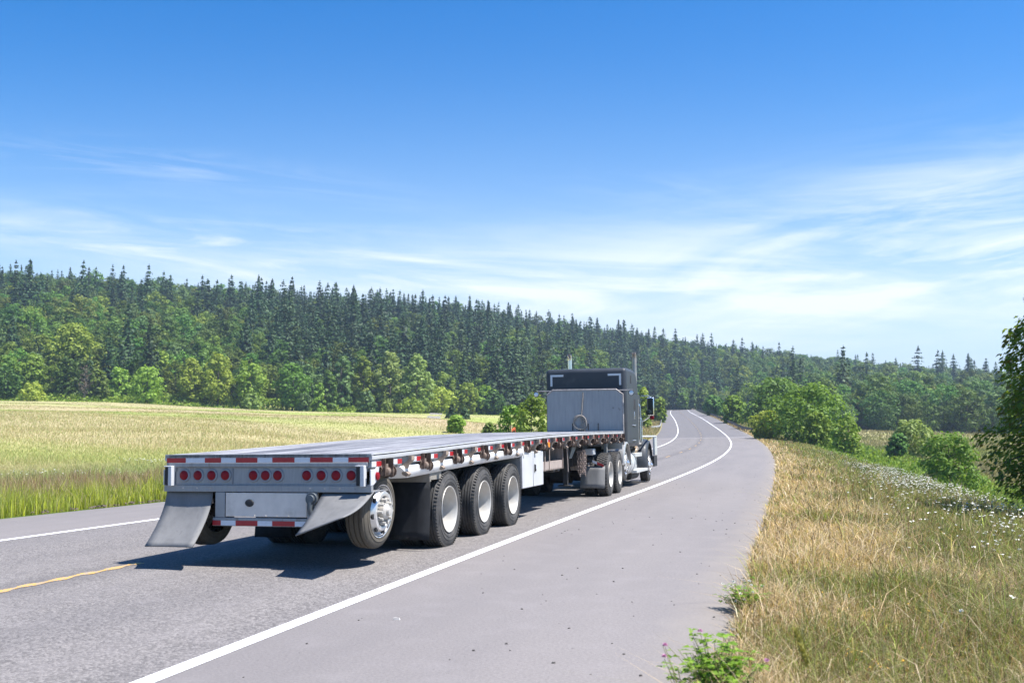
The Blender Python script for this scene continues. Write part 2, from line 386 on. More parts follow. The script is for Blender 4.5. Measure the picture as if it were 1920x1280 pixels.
# ---- road
sr=np.concatenate([np.arange(-50,-10,1.),np.arange(-10,40,.2),np.arange(40,120,1.),np.arange(120,482,2.)])
tr_=np.array([EL,EL+.25,-LW-.5,-LW,-1.8,-.35,0,.35,1.8,LW,LW+.5,ER-.25,ER])
def edge_wob(s,k): return .022*np.sin(s*1.3+k)+.018*np.sin(s*3.1+k*2)+.02*np.sin(s*.37+k)+.012*np.sin(s*7.7+k*3)
A_,B_=np.meshgrid(sr,tr_,indexing='ij');a_,b_=A_.ravel(),B_.ravel().copy()
b_=np.where(b_==ER,b_+edge_wob(a_,1.),np.where(b_==EL,b_+edge_wob(a_,4.),b_))
X_,Y_=st_xy(a_,b_);Z_=road_z(a_,b_);Z_=np.where(np.abs(B_.ravel()-ER)<.01,Z_-.03,np.where(np.abs(B_.ravel()-EL)<.01,Z_-.03,Z_))
idx=np.arange(len(a_)).reshape(A_.shape);Fr=np.stack([idx[:-1,:-1],idx[1:,:-1],idx[1:,1:],idx[:-1,1:]],-1).reshape(-1,4)
def road_mat():
    m,nt,bs=base_mat('worn_asphalt');uv=nt.new('ShaderNodeUVMap',uv_map='UVMap').outputs[0]
    sx=nt.new('ShaderNodeSeparateXYZ');nt.set(sx,0,uv);t=sx.outputs[0];s=sx.outputs[1]
    lane=nt.math('SUBTRACT',1.,nt.ramp(nt.math('ABSOLUTE',t),3.50,3.62))
    fine=nt.noise(uv,75,3,.75);gran=nt.noise(uv,42,2,.8);med=nt.noise(uv,2.2,5,.6);big=nt.noise(nt.mapping(uv,(1,.12,1)),.8,4,.55)
    vor=nt.new('ShaderNodeTexVoronoi');nt.set(vor,'Vector',uv);vor.inputs['Scale'].default_value=55
    chip=nt.new('ShaderNodeSeparateColor');nt.set(chip,0,vor.outputs['Color'])
    lc=nt.mix(nt.ramp(chip.outputs[0],.1,.95),(.070,.064,.062),(.325,.300,.286))
    lc=nt.mix(nt.ramp(fine,.35,.7),lc,(.158,.146,.142))
    sc=nt.mix(nt.ramp(gran,.3,.75),(.160,.146,.142),(.236,.216,.209))
    c=nt.mix(lane,sc,lc)
    # wheel paths in each lane: slightly paler and smoother
    wp=nt.math('ABSOLUTE',nt.math('SUBTRACT',nt.math('ABSOLUTE',nt.math('SUBTRACT',nt.math('ABSOLUTE',t),1.78)),.95))
    c=nt.mix(nt.math('MULTIPLY',nt.math('MULTIPLY',nt.ramp(wp,.5,.0),lane),.22),c,(.225,.207,.20))
    c=nt.mix(nt.math('MULTIPLY',nt.ramp(nt.math('ABSOLUTE',t),.45,.05),.5),c,(.10,.092,.092))
    c=nt.mix(nt.math('MULTIPLY',nt.ramp(big,.40,.68),.30),c,(.115,.108,.112));c=nt.mix(nt.math('MULTIPLY',nt.ramp(med,.50,.75),.25),c,(.26,.24,.24))
    # newer, darker paving beyond a transverse joint
    nw=nt.ramp(s,128.5,128.9);c=nt.mix(nt.math('MULTIPLY',nw,.42),c,(.10,.098,.105))
    joint=nt.math('MULTIPLY',nt.ramp(s,127.0,127.3),nt.math('SUBTRACT',1.,nt.ramp(s,128.5,128.8)));c=nt.mix(nt.math('MULTIPLY',joint,.5),c,(.34,.32,.32))
    # pale scuffs and dark specks of grit on the shoulder
    sp=nt.ramp(nt.noise(uv,17,2,.5),.735,.76);c=nt.mix(nt.math('MULTIPLY',sp,.8),c,(.04,.037,.036))
    sc2=nt.ramp(nt.noise(nt.mapping(uv,(1,.5,1),(0,0,.6)),4.,5,.75),.66,.78);c=nt.mix(nt.math('MULTIPLY',sc2,.35),c,(.34,.31,.30))
    dust=nt.math('MULTIPLY',nt.ramp(nt.math('ADD',t,nt.math('MULTIPLY',med,.7)),6.62,7.05),.6);c=nt.mix(dust,c,(.22,.195,.17))
    nt.set(bs,'Base Color',c);bs.inputs['Roughness'].default_value=.85;bs.inputs['Specular IOR Level'].default_value=.35
    hb=nt.math('ADD',nt.math('MULTIPLY',vor.outputs['Distance'],nt.math('ADD',nt.math('MULTIPLY',lane,.9),.1)),nt.math('MULTIPLY',gran,.4))
    nt.set(bs,'Normal',nt.bump(hb,.55,.012));return m
ASPH=road_mat()
me=np_mesh('road',np.c_[X_,Y_,Z_],[Fr],[ASPH],smooth=True,uv=np.c_[a_*0+b_,a_])
tag(link(bpy.data.objects.new('road',me)),kind='structure')
def strip(name,ranges,mat,lift=.004):
    V=[];F=[]
    for sv,lo,hi in ranges:
        n0=len(V)
        for s_,a,b in zip(sv,lo,hi):
            for t_ in(a,b):
                x,y=st_xy(s_,t_);V.append((float(x),float(y),float(road_z(s_,t_))+lift))
        for i in range(len(sv)-1): F.append((n0+2*i,n0+2*i+1,n0+2*i+3,n0+2*i+2))
    me=np_mesh(name,V,[F],[mat]);return tag(link(bpy.data.objects.new(name,me)),kind='structure')
def paint(name,col,wear):
    m,nt,bs=base_mat(name);g=nt.new('ShaderNodeNewGeometry').outputs['Position']
    w=nt.ramp(nt.noise(g,28,5,.75),wear,wear+.08);c=nt.mix(w,col,(.25,.24,.24));nt.set(bs,'Base Color',c);bs.inputs['Roughness'].default_value=.7
    nt.set(bs,'Normal',nt.bump(nt.noise(g,60,3,.7),.3,.005));return m
WP=paint('white_road_paint',(.80,.80,.82),.66);YP=paint('yellow_road_paint',(.60,.34,.04),.47)
sv=np.arange(-40,480,1.)
for off in(LW,-LW):
    strip('road_edge_line',[(sv,np.full(len(sv),off-.07),np.full(len(sv),off+.07))],WP)
dash=[]
for k,s0 in enumerate([-2.6]+[8.4+12*i for i in range(38)]):
    q=np.arange(s0,s0+3.2,.06);w=.054+.024*np.sin(q*2*PI/.42);wob=.010*np.cos(q*2*PI/.78+.6);dash.append((q,wob-w,wob+w))
strip('road_centre_line',dash,YP)
# gravel track in the left meadow
tp=[at(838,803,150),at(822,799,165),at(812,794,185),at(818,788,215),at(830,782,250)]
V=[];F=[]
for i,p_ in enumerate(tp):
    for q in(-1.3,1.3):
        X=p_[0]+q;V.append((X,p_[1],float(H_xy([X],[p_[1]])[0])+.12))
for i in range(len(tp)-1): F.append((2*i,2*i+1,2*i+3,2*i+2))
tag(link(bpy.data.objects.new('gravel_path',np_mesh('gravel_path',V,[F],[M('pale_gravel',(.24,.22,.19),.9,0,.2,3)]))),kind='structure')
# ------------------------------------------------------------------ vehicles
def rot3(yaw,pit,rol):
    c,s=math.cos(yaw),math.sin(yaw);Rz=np.array([[c,s,0],[-s,c,0],[0,0,1]])
    Rx=np.array([[1,0,0],[0,math.cos(pit),-math.sin(pit)],[0,math.sin(pit),math.cos(pit)]])
    Ry=np.array([[math.cos(rol),0,math.sin(rol)],[0,1,0],[-math.sin(rol),0,math.cos(rol)]]);return Rz@Rx@Ry
def mw(loc,R):
    m=Matrix.Identity(4)
    for i in range(3):
        m[i][3]=loc[i]
        for j in range(3): m[i][j]=R[i,j]
    return m
TYRE=[(-.035,.295),(-.014,.312),(-.006,.33),(-.002,.352),(.003,.356),(.003,.362),(-.001,.366),(0,.40),(.004,.404),(.003,.410),(-.003,.414),(-.006,.44),(-.02,.472),(-.026,.474),(-.034,.493),(-.05,.501)]
def tyre_prof(R=.505,w=.275,grooves=4):
    k=R/.505;p=[(x,r*k if r>.32 else r) for x,r in TYRE]
    g=np.linspace(.075,w-.075,grooves)
    for x in g: p+=[(-x+.010,R*1.),(-x+.008,R-.016),(-x-.008,R-.016),(-x-.010,R)]
    p+=[(-w-x,r*k if r>.32 else r) for x,r in TYRE[::-1]];return p
def tyre_bm(R=.505,w=.275,grooves=4,lug=False,off=0.):
    b=MB();b.lathe([(x+off,r) for x,r in tyre_prof(R,w,grooves)],n=72)
    if not lug and R>.45:
        for k in range(64):
            for x in(-.022,-.275+.022):
                an=2*PI*k/64;V=[]
                for r_ in(R-.02,R+.003):
                    for dx,da in((-.016,-.022),(.016,-.022),(.016,.022),(-.016,.022)): V.append((x+dx+off,(r_ if abs(x+dx+.1375)<.125 else r_-.012)*math.cos(an+da),(r_ if abs(x+dx+.1375)<.125 else r_-.012)*math.sin(an+da)))
                b.add(V,[(0,1,2,3),(4,7,6,5),(0,4,5,1),(1,5,6,2),(2,6,7,3),(3,7,4,0)])
    if lug:   # chunky block tread
        for k in range(44):
            for j,(x,wd) in enumerate(((-.045,.06),(-.115,.05),(-.175,.05),(-.24,.06))):
                an=2*PI*(k+(j%2)*.5)/44;c,s=math.cos(an),math.sin(an);V=[]
                for r in(R-.004,R+.012):
                    for dx,da in((-wd/2,-.042),(wd/2,-.042),(wd/2,.042),(-wd/2,.042)):
                        a2=an+da;V.append((x+dx+off,r*math.cos(a2),r*math.sin(a2)))
                b.add(V,[(0,1,2,3),(4,7,6,5),(0,4,5,1),(1,5,6,2),(2,6,7,3),(3,7,4,0)])
    return b
def rim_dual():
    b=MB();b.lathe([(-.03,.292),(-.004,.306),(.002,.303),(-.002,.290),(-.02,.283),(-.12,.270),(-.19,.262),(-.2,.25),(-.205,.13),(-.2,.11),(-.15,.105),(-.145,.0)],n=64)
    return b
def rim_single(lip=0.):
    b=MB();b.lathe([(-.03,.292),(-.004,.306),(.002,.303),(-.004,.288),(-.03,.276),(-.045,.262),(-.02,.245),(.028,.215),(.036,.19),(.030,.175),(-.01,.160),(-.012,.09),(-.012,0)],n=64)
    return b
def holes_bm(r=.232,n=8,rad=.030,x=.012,ph=.2):
    b=MB()
    for k in range(n):
        an=2*PI*k/n+ph;c,s=math.cos(an)*r,math.sin(an)*r;b.cyl((x-.02,c,s),(x+.003,c,s),rad,n=14)
    return b
def nuts_bm(r=.135,n=10,x0=-.012,x1=.075,rad=.017):
    b=MB()
    for k in range(n):
        an=2*PI*k/n;c,s=math.cos(an)*r,math.sin(an)*r;b.cyl((x0,c,s),(x1*.4,c,s),rad*1.45,n=6);b.cyl((x1*.4,c,s),(x1,c,s),rad,n=10)
    return b
TY_ME={}
def make_wheel(parent,kind,loc,left=False,rz=0.,camber=0.,R=.505,tread=RUBBER):
    """part 'wheel' (its rim mesh) > tyre, inner tyre, hub, lug nuts"""
    def sh(key,fn,mat):
        if key not in TY_ME: TY_ME[key]=fn().mesh(key[0],mat,40)
        return TY_ME[key]
    if kind=='dual' or kind=='drive':
        w=bpy.data.objects.new('wheel',sh(('dished_rim',),rim_dual,RIMIN));link(w,parent)
        for off,nm in((0,'tyre'),(-.335,'inner_tyre')):
            key=('tyre',kind,off,R);me=sh(key,lambda:tyre_bm(R,.275,4 if kind=='dual' else 3,kind=='drive',off),tread);link(bpy.data.objects.new(nm,me),w)
    else:
        w=bpy.data.objects.new('wheel',sh(('pressed_rim',),rim_single,POLISH));link(w,parent)
        key=('tyre',kind,R,tread.name);link(bpy.data.objects.new('tyre',sh(key,lambda:tyre_bm(R,.27,3),tread)),w)
        for q in range(8): hv=link(bpy.data.objects.new('vent_hole',sh(('rim_vent',),lambda:holes_bm(n=1,ph=0),BLACK)),w);hv.rotation_euler=(2*PI*q/8+.2,0,0)
        for q in range(10): hv=link(bpy.data.objects.new('lug_nut',sh(('lug_nut',kind),lambda:nuts_bm(n=1),RIMIN if kind=='lift' else CHROME)),w);hv.rotation_euler=(2*PI*q/10,0,0)
        hb=MB();hb.lathe([(-.012,.095),(.06,.09),(.075,.075),(.08,.05),(.11,.045),(.115,0)],n=28)
        link(bpy.data.objects.new('hub',sh(('hub_cap',kind),lambda:hb,RIMIN if kind=='lift' else CHROME)),w)
    w.location=loc;w.rotation_euler=Euler((0,camber if not left else camber,(PI if left else 0)+rz),'XYZ');return w
# =============================== TRAILER
OT=np.array([-2.75879,11.20346,-1.80557]);RT=rot3(.28083,-.02234,-.0176)
TR=empty('flatbed_trailer',mw(OT,RT))
tag(TR,'long grey flatbed trailer with empty plank deck and a lifted rear axle','trailer')
W=1.295;TL=16.1
DY=[0,.64,1.42,2.45,3.57,4.76,6.17,8.0,10.8,13.2,16.2];DZ=[1.288,1.300,1.322,1.350,1.382,1.412,1.440,1.478,1.515,1.532,1.540]
dz=lambda y:float(np.interp(y,DY,DZ))
ys=np.concatenate([[0,.1],np.arange(.4,TL,.4),[TL]])
def swept(poly,x_sign=1,y0=0.,y1=TL,m=None):
    """cross-section poly [(x, z below deck)] swept along the cambered deck"""
    b=MB();yy=[y0]+[y for y in ys if y0<y<y1]+[y1];k=len(poly);V=[];F=[]
    for y in yy:
        for x,z in poly: V.append((x*x_sign,y,dz(y)+z))
    for i in range(len(yy)-1):
        for j in range(k): F.append((i*k+j,i*k+(j+1)%k,(i+1)*k+(j+1)%k,(i+1)*k+j))
    F+=[tuple(range(k)),tuple(range((len(yy)-1)*k,len(yy)*k))];b.add(V,F);return b
def sag(b): return b
swept([(-1.24,0),(1.24,0),(1.24,-.035),(-1.24,-.035)]).build('deck',DECK,TR,smooth=0)
for sx in(1,-1):
    swept([(1.24,.001),(1.296,.001),(1.299,-.003),(1.299,-.009),(1.285,-.010),(1.285,-.021),(1.30,-.022),(1.302,-.03),(1.30,-.062),(1.288,-.07),(1.24,-.07)],sx,0.005).build('rub_rail',RAILW,TR)
    swept([(1.2855,-.0105),(1.2875,-.0105),(1.2875,-.0205),(1.2855,-.0205)],sx,.006).build('groove_shade_strip',BLACK,TR,smooth=0)  # black strip painting in the shade of the rail's recessed groove
    b=swept([(1.15,-.036),(1.235,-.036),(1.235,-.19),(1.15,-.19)],sx,.005)
    for i in range(27):
        y=.02+.6*i
        if y+.28<TL: z=dz(y+.1);b.box(*sorted((1.235*sx,1.287*sx)),y,y+.27,z-.155,z-.071)
    b.build('side_rail',ALU,TR,smooth=0)
# underframe
b=MB()
for sx in(-.5,.5):
    yy=[.3,2,4,6,8,10,11.5,13,15.8];dep=[.42,.5,.55,.6,.62,.62,.5,.34,.3]
    for i in range(len(yy)-1):
        V=[]
        for y,d in((yy[i],dep[i]),(yy[i+1],dep[i+1])):
            t=dz(y)-.05
            for x,z in((sx-.08,t-d),(sx+.08,t-d),(sx+.08,t),(sx-.08,t)): V.append((x,y,z))
        b.add(V,[(0,1,2,3),(4,7,6,5),(0,4,5,1),(1,5,6,2),(2,6,7,3),(3,7,4,0)])
for i in range(26):
    y=.35+.6*i;z=dz(y);b.box(-1.15,1.15,y,y+.05,z-.17,z-.04)
b.box(-.95,.95,2.0,5.9,.66,.72);b.box(-.42,.42,1.2,6.1,.78,1.02)  # dark slabs added to blacken the shaded space behind the wheels
b.build('underframe',FRAME,TR,smooth=0)
for y in(.52,2.585,4.117,5.648):
    b=MB();zc=.505 if y>1 else .63
    b.cyl((-1.0,y,zc),(1.0,y,zc),.075,n=14)
    for sx in(-.5,.5):
        b.box(sx-.06,sx+.06,*((y-.55,y+.1) if y>1 else (y-.1,y+.55)),zc-.02,zc+.12);(b.box(sx-.08,sx+.08,y-.6,y-.42,zc,1.0) if y>1 else b.box(sx-.08,sx+.08,y+.42,y+.6,zc,1.0));b.cyl((sx,y+.2,zc+.1),(sx,y+.2,.95),.13,n=14)
    b.build('axle',FRAME,TR,bevel=.008)
for y in(2.585,4.117,5.648):
    for left in(False,True): make_wheel(TR,'dual',(-1.272 if left else 1.272,y,.507),left)
for left in(False,True):
    make_wheel(TR,'lift',(-1.19 if left else 1.19,.52,.635),left,rz=-.035 if not left else -.035,camber=.055,R=.425,tread=DUSTY)
# rear face
b=MB()
b.prism([(0,1.254),(0,1.293),(.06,1.293),(.06,1.254)],-1.297,1.297,0);b.prism([(.0,1.197),(.0,1.254),(.05,1.254),(.05,1.197)],-1.272,1.272,0)
b.prism([(-.006,1.150),(-.006,1.197),(.06,1.197),(.06,1.150)],-1.25,1.25,0)
b.build('rear_sill',RALU,TR,bevel=.006)
b=MB();b.box(-1.18,1.18,.02,.06,.95,1.138);b.box(-1.18,1.18,.012,.30,1.136,1.15)
b.build('lamp_panel',RALU,TR,bevel=.004)
b=MB();b.box(-1.297,1.297,-.004,.05,.872,.943);b.box(-1.297,1.297,.012,.05,.943,.958);b.box(-1.297,1.297,.05,.34,.872,.884);b.box(-.421,-.413,.004,.02,.958,1.138)
for x in(-1.05,-.868,-.689,.56,.74,.92,1.1): b.cyl((x,-.008,.907),(x,0,.907),.010,n=8)
b.build('lower_bolster',RALU,TR,bevel=.003)
lx=[-1.049,-.868,-.689,-.512,-.153,0,.153,.512,.689,.868,1.051]
bz=MB();bz.lathe([(0.02,.078),(.006,.078),(0,.072),(.0,.056),(.012,.052)],n=28,axis=1);bme=bz.mesh('lamp_grommet',BEZ)
ln=MB();ln.lathe([(.012,.053),(-.002,.052),(-.010,.040),(-.013,.02),(-.014,0)],n=28,axis=1);lme=ln.mesh('lamp_lens',RED)
for x in lx:
    o=link(bpy.data.objects.new('tail_light',lme),TR);o.location=(x,.008,1.055);link(bpy.data.objects.new('bezel',bme),o)
def tape(name,xs,z0,z1,y,parent,first_red=True,mats=(TRED,TWHT)):
    b=MB();red=first_red
    for a,c in zip(xs[:-1],xs[1:]):
        b.add([(a,y,z0),(c,y,z0),(c,y,z1),(a,y,z1)],[(0,1,2,3)],0 if red else 1);red=not red
    return b.build(name,list(mats),parent,smooth=0)
tape('reflective_tape',[-1.27,-1.018,-.769,-.557,-.369,-.093,.093,.37,.56,.836,1.022,1.266],1.199,1.252,-.003,TR)
for sx in(-1,1):
    b=MB();pa,pb_,wa,wb_=(1.128,1.187,1.187,1.235) if sx>0 else (-1.272,-1.212,-1.212,-1.167);b.box(pa,pb_,-.035,.02,.945,1.158);o=b.build('flange_shade_block',BLACK,TR,bevel=.008)  # black block stands in for the shadow on the angle's inner flange
    b=MB();b.box(wa,wb_,-.06,.012,.938,1.165);b.box(pa,pb_,-.058,.01,1.153,1.165);b.build('corner_angle',WHITE,TR,bevel=.004)
    # triangular side plate with marker lamp
    b=MB();b.prism([(-.02,.945),(.05,.95),(.13,.985),(.18,1.05),(.20,1.13),(.17,1.145),(.1,1.12),(-.02,1.12)],*sorted((1.286*sx,1.300*sx)),0)
    pl=b.build('marker_plate',WHITE,TR,bevel=.003)
    b=MB();b.lathe([(0,.045),(.018,.042),(.026,.02),(.027,0)],n=20,c=(1.300,.135,1.045));o=b.build('marker_light',RED,TR)
    if sx<0:o.rotation_euler=(0,0,PI);o.location=(0,.27,0)
# underride guard
b=MB();b.box(-.655,.655,-.002,.05,.49,.584);b.build('underride_bar',RALU,TR,bevel=.006)
for x0,x1 in((-.626,-.502),(.527,.64)):
    b=MB();b.box(x0,x1,.0,.06,.586,.868);b.build('underride_post',ALU,TR,bevel=.004)
b=MB();b.box(-.489,.524,-.004,.04,.597,.862)
for x in(-.26,-.12,.02,.16,.3): b.cyl((x,-.01,.607),(x,0,.607),.008,n=8)
b.build('guard_panel',ALU_L,TR,bevel=.003)
b=MB();b.lathe([(0,.045),(-.012,.04),(-.016,.02),(-.016,0)],n=20,axis=1);o=b.build('oval_plug',BLACK,TR,loc=(-.186,-.004,.749));o.scale=(1.25,1,.95)
tape('reflective_tape',[-.653,-.547,-.359,-.081,.102,.382,.56,.652],.497,.552,-.0055,TR)
b=MB();b.cyl((.60,-.05,.80),(.60,-.012,.80),.07,n=18);b.cyl((.6,-.085,.80),(.6,-.05,.80),.048,n=16);b.tube([(.6,-.06,.77),(.595,-.07,.70),(.6,-.05,.63),(.62,0,.60)],.028,8);b.box(.56,.64,-.03,-.004,.65,.74)
b.build('air_coupling',M('painted_coupling',(.10,.115,.13),.5,.4,.2,9),TR,bevel=.004)
# mud flaps : curved sheets
def flap(name,fn,nu,nv,mat,parent=TR,th=.012):
    P=[[fn(i/(nu-1),j/(nv-1)) for j in range(nv)] for i in range(nu)];b=MB();b.grid(P);return b.build(name,mat,parent,solid=th,smooth=60)
def f_left(u,v):   # v: 0 top .. 1 bottom
    x=-1.297+.607*u+.02*v; y=.055-.40*v**1.6-.02*v; z=.872-.615*v+.03*v*v;return(x-.0*v,y+.03*math.sin(u*PI)*v,z)
def f_right(u,v):  # blown back and twisted, outer side lifted highest
    lift=(.42+.58*u);a=v*(.85+.5*u)
    x=.70+.60*u-.03*v;y=.055-.58*v*(1+.04*u)-.10*v*v*u;z=.872-.42*v*(1-.42*u)+.05*math.sin(v*PI)*(-.6)+.03*v*v*u;return(x,y,z)
flap('mud_flap',f_left,8,14,FLAP);flap('mud_flap',f_right,10,16,FLAP)
for sx in(1,-1):
    b=MB();b.box(-.38,.27,0,.03,-.005,.15);b.prism([(-.38,.0),(.27,.0),(.27,.15),(-.25,.15)],.03,.05,1);b.box(.2,.272,.03,.42,.02,.15)
    o=b.build('flap_hanger',M('weathered_bracket',(.25,.23,.20),.75,.1,.2,8) if sx>0 else ALU,TR,bevel=.004);o.location=(.965*1 if sx>0 else -.965,1.94,.895)
    if sx<0:o.scale=(-1,1,1)
    o=flap('mud_flap',lambda u,v,sx=sx:(sx*(.70+.535*u),1.95-.05*v*v,.90-.735*v),4,8,FLAPD)
# storage tube / dunnage trough below the deck edge
b=MB();k=[];poly=lambda y:[(1.235,dz(y)-.20),(1.262,dz(y)-.185),(1.285,dz(y)-.205),(1.29,dz(y)-.25),(1.272,dz(y)-.305),(1.235,dz(y)-.335),(1.10,dz(y)-.335),(1.02,dz(y)-.17)]
yy=[1.16]+list(np.arange(1.5,6.3,.5))+[6.30];V=[];F=[];n=8
for i,y in enumerate(yy):
    for j,(x,z) in enumerate(poly(y)):
        yo=y
        if i==0: yo=y-.38*(z-(dz(y)-.335))/.165*1.0 if j<6 else y-.30
        V.append((x,yo,z))
for i in range(len(yy)-1):
    for j in range(n): F.append((i*n+j,i*n+(j+1)%n,(i+1)*n+(j+1)%n,(i+1)*n+j))
F+=[tuple(range(n)),tuple(range((len(yy)-1)*n,len(yy)*n))];b.add(V,F)
b.prism([(6.12,1.30),(6.27,1.10),(6.31,1.11),(6.30,1.25),(6.17,1.33)],1.1,1.285,0)
b.build('storage_tube',M('scuffed_white_tube',(.70,.69,.68),.45,.05,.08,3,dirt=(.33,.30,.27),dscale=5,dth=(.66,.85)),TR,smooth=35)
# tool box with a two-leaf door
b=MB();b.box(.62,1.255,6.21,7.64,.57,1.188);tb=b.build('tool_box',ALU,TR,bevel=.01)
for y0,y1 in((6.215,6.915),(6.950,7.632)):
    b=MB();b.box(1.255,1.272,y0,y1,.577,1.183);d=b.build('box_door',WHITE,tb,bevel=.008)
b=MB();b.box(1.272,1.280,6.99,7.05,.82,.96);b.cyl((1.272,7.02,.86),(1.30,7.02,.86),.022,n=12);b.box(1.28,1.295,7.005,7.035,.86,.95);b.build('door_handle',BLACK,tb,bevel=.003)
# side hardware : winches, hooks, tape blocks
wb=MB()
for y in(-.10,.10): wb.prism([(y-.006,.0),(y+.006,0),(y+.006,-.17),(y-.006,-.17)],-.13,.0,0)
wb.prism([(-.13,0),(0,0),(-.02,-.1),(-.06,-.19),(-.1,-.19),(-.13,-.1)],.095,.11,1);wb.prism([(-.13,0),(0,0),(-.02,-.1),(-.06,-.19),(-.1,-.19),(-.13,-.1)],-.11,-.095,1)
wb.cyl((-.065,-.095,-.125),(-.065,.095,-.125),.045,n=14);wb.cyl((-.065,.11,-.125),(-.065,.19,-.125),.045,n=14);wb.cyl((-.065,.19,-.125),(-.065,.205,-.125),.06,n=12);wb.tube([(-.06,-.11,-.06),(-.03,-.13,-.10),(-.05,-.13,-.16)],.012,6)
wb.box(-.09,-.04,-.06,.06,-.135,-.05)
wb.v=[(x*1.05+.045,y*1.1,z*1.15) for x,y,z in wb.v];WME=wb.mesh('winch',RUST)
hb=MB();hb.prism([(.0,.0),(.0,-.03),(-.06,-.09),(-.075,-.14),(-.055,-.185),(-.02,-.2),(.0,-.175),(-.03,-.15),(-.035,-.13),(-.015,-.085),(.03,-.04),(.03,0)],-.03,.03,1)
hb.v=[(x*1.35+.04,y*1.6,z*1.22) for x,y,z in hb.v];HME=hb.mesh('strap_hook',TAN)
tb_=MB();tb_.add([(0,0,0),(0,.12,0),(0,.12,.055),(0,0,.055)],[(0,1,2,3)],1);tb_.add([(0,.12,0),(0,.26,0),(0,.26,.055),(0,.12,.055)],[(0,1,2,3)],0)
TME=tb_.mesh('tape_block',[TRED,TWHT],0)
for i in range(27):
    y=.02+.6*i
    if y+.3>TL: break
    for sx in(1,-1):
        if sx<0 and i%2==0 and i>20: continue
        o=link(bpy.data.objects.new('reflective_tape',TME),TR);o.location=(1.2885*sx,y+.005,dz(y)-.14)
        if i<1: pass
    yh=y+.41
    if i%2==0:
        o=link(bpy.data.objects.new('winch',WME),TR);o.location=(1.29,yh-.02,dz(yh)-.068);o.rotation_euler=(random.uniform(-.08,.08),0,0)
    else:
        o=link(bpy.data.objects.new('strap_hook',HME),TR);o.location=(1.29,yh,dz(yh)-.066)
for y in(7.95,):
    b=MB();b.box(1.288,1.312,y-.06,y+.06,dz(y)-.245,dz(y)-.145);b.build('side_marker',AMBER,TR,bevel=.012,seg=3)
# dunnage rack, landing legs, gussets
b=MB();b.box(.45,1.2,7.9,9.5,.80,.825);b.box(1.165,1.2,7.9,9.5,.80,.97)
for y in(8.0,8.35,9.45): b.cyl((1.21,y,.8),(1.21,y,dz(y)-.15),.011,n=8)
b.cyl((1.2,9.95,.72),(1.2,9.85,dz(9.85)-.1),.012,n=8);b.box(.45,1.2,9.46,9.5,.8,1.2)
b.build('dunnage_rack',WOOD,TR)
for sx in(-1,1):
    b=MB();b.box(sx*.75-.07,sx*.75+.07,11.6,11.74,.62,1.3);b.box(sx*.75-.05,sx*.75+.05,11.62,11.72,.36,.62);b.box(sx*.75-.15,sx*.75+.15,11.55,11.79,.33,.36);b.build('landing_leg',FRAME,TR,bevel=.006)
for y in(9.6,11.0,12.6):
    b=MB();b.prism([(y,dz(y)-.16),(y+.6,dz(y)-.16),(y-.35,dz(y)-.6),(y-.6,dz(y)-.6)],.72,.76,0);b.build('gusset_plate',ALU,TR,bevel=.004)
b=MB();b.box(.3,.9,12.8,13.3,.75,1.25);b.cyl((-.9,10.4,.86),(.9,10.4,.86),.16,n=18);b.cyl((-.9,10.0,.86),(.9,10.0,.86),.16,n=18);b.build('air_tank',FRAME,TR,bevel=.01)
b=MB();b.box(1.08,1.16,14.45,14.55,.98,dz(14)-.17);b.build('support_post',ALU,TR,bevel=.004)
b=MB();b.box(-1.25,1.25,TL,TL+.06,1.33,1.541);b.build('front_sill',ALU,TR,bevel=.006)
# things carried or hung on the trailer
cb=MB()
def link_ring(b,c,R,L=.055,w=.036,r=.009,n=8,m=5):
    V=[];F=[]
    for i in range(n):
        an=2*PI*i/n
        for j in range(m):
            bn=2*PI*j/m;rr=1
            p=np.array([(w/2+r*math.cos(bn))*math.cos(an),r*math.sin(bn),(L/2+r*math.cos(bn))*math.sin(an)]);V.append(R@p+c)
    for i in range(n):
        for j in range(m): F.append((i*m+j,i*m+(j+1)%m,((i+1)%n)*m+(j+1)%m,((i+1)%n)*m+j))
    b.add(V,F)
for k in range(9):
    x=1.02+.05*(k%3);y=11.75+.13*(k//3)*1.0+.05*random.random();L=random.choice([.34,.46,.5,.55])
    for i in range(int(L/.045)):
        a=(i%2)*PI/2+random.uniform(-.3,.3);R=np.array([[math.cos(a),-math.sin(a),0],[math.sin(a),math.cos(a),0],[0,0,1]])
        link_ring(cb,np.array([x+random.uniform(-.008,.008),y+random.uniform(-.01,.01),1.08-i*.047]),R)
cb.tube([(1.0,11.7,1.08),(1.05,11.9,1.1),(1.1,12.1,1.08)],.014,6)
ch=cb.build('chain_bundle',CHAIN);ch.matrix_world=mw(OT,RT);tag(ch,'bundle of rusty tie-down chains hanging under the front of the trailer deck','chain')
b=MB()
for k in range(3):
    b.box(.55+.19*k,.70+.19*k,8.0,9.4,.826,.90)
t_=b.build('timber_load',M('dark_cargo_bits',(.06,.045,.05),.8,0,.4,6),smooth=0,bevel=.01);t_.matrix_world=mw(OT,RT);tag(t_,'dark timber blocks lying in the rack below the trailer deck beside the white tool box','timber')
b=MB();b.cyl((-1.35,15.0,1.50),(-1.35,15.0,1.665),.008,n=6)
P=[[(-1.35-.10*math.sin(v*2.2)*.4,15.0-.22*v,1.66-.09*u+.015*math.sin(v*7)-.03*v) for v in np.linspace(0,1,8)] for u in np.linspace(0,1,4)];b.grid(P)
fl=b.build('safety_flag',M('orange_cloth',(.50,.10,.035),.8,0,.15,9),smooth=60,solid=.004);fl.matrix_world=mw(OT,RT);tag(fl,'small orange-red flag showing above the far edge of the trailer deck','flag')
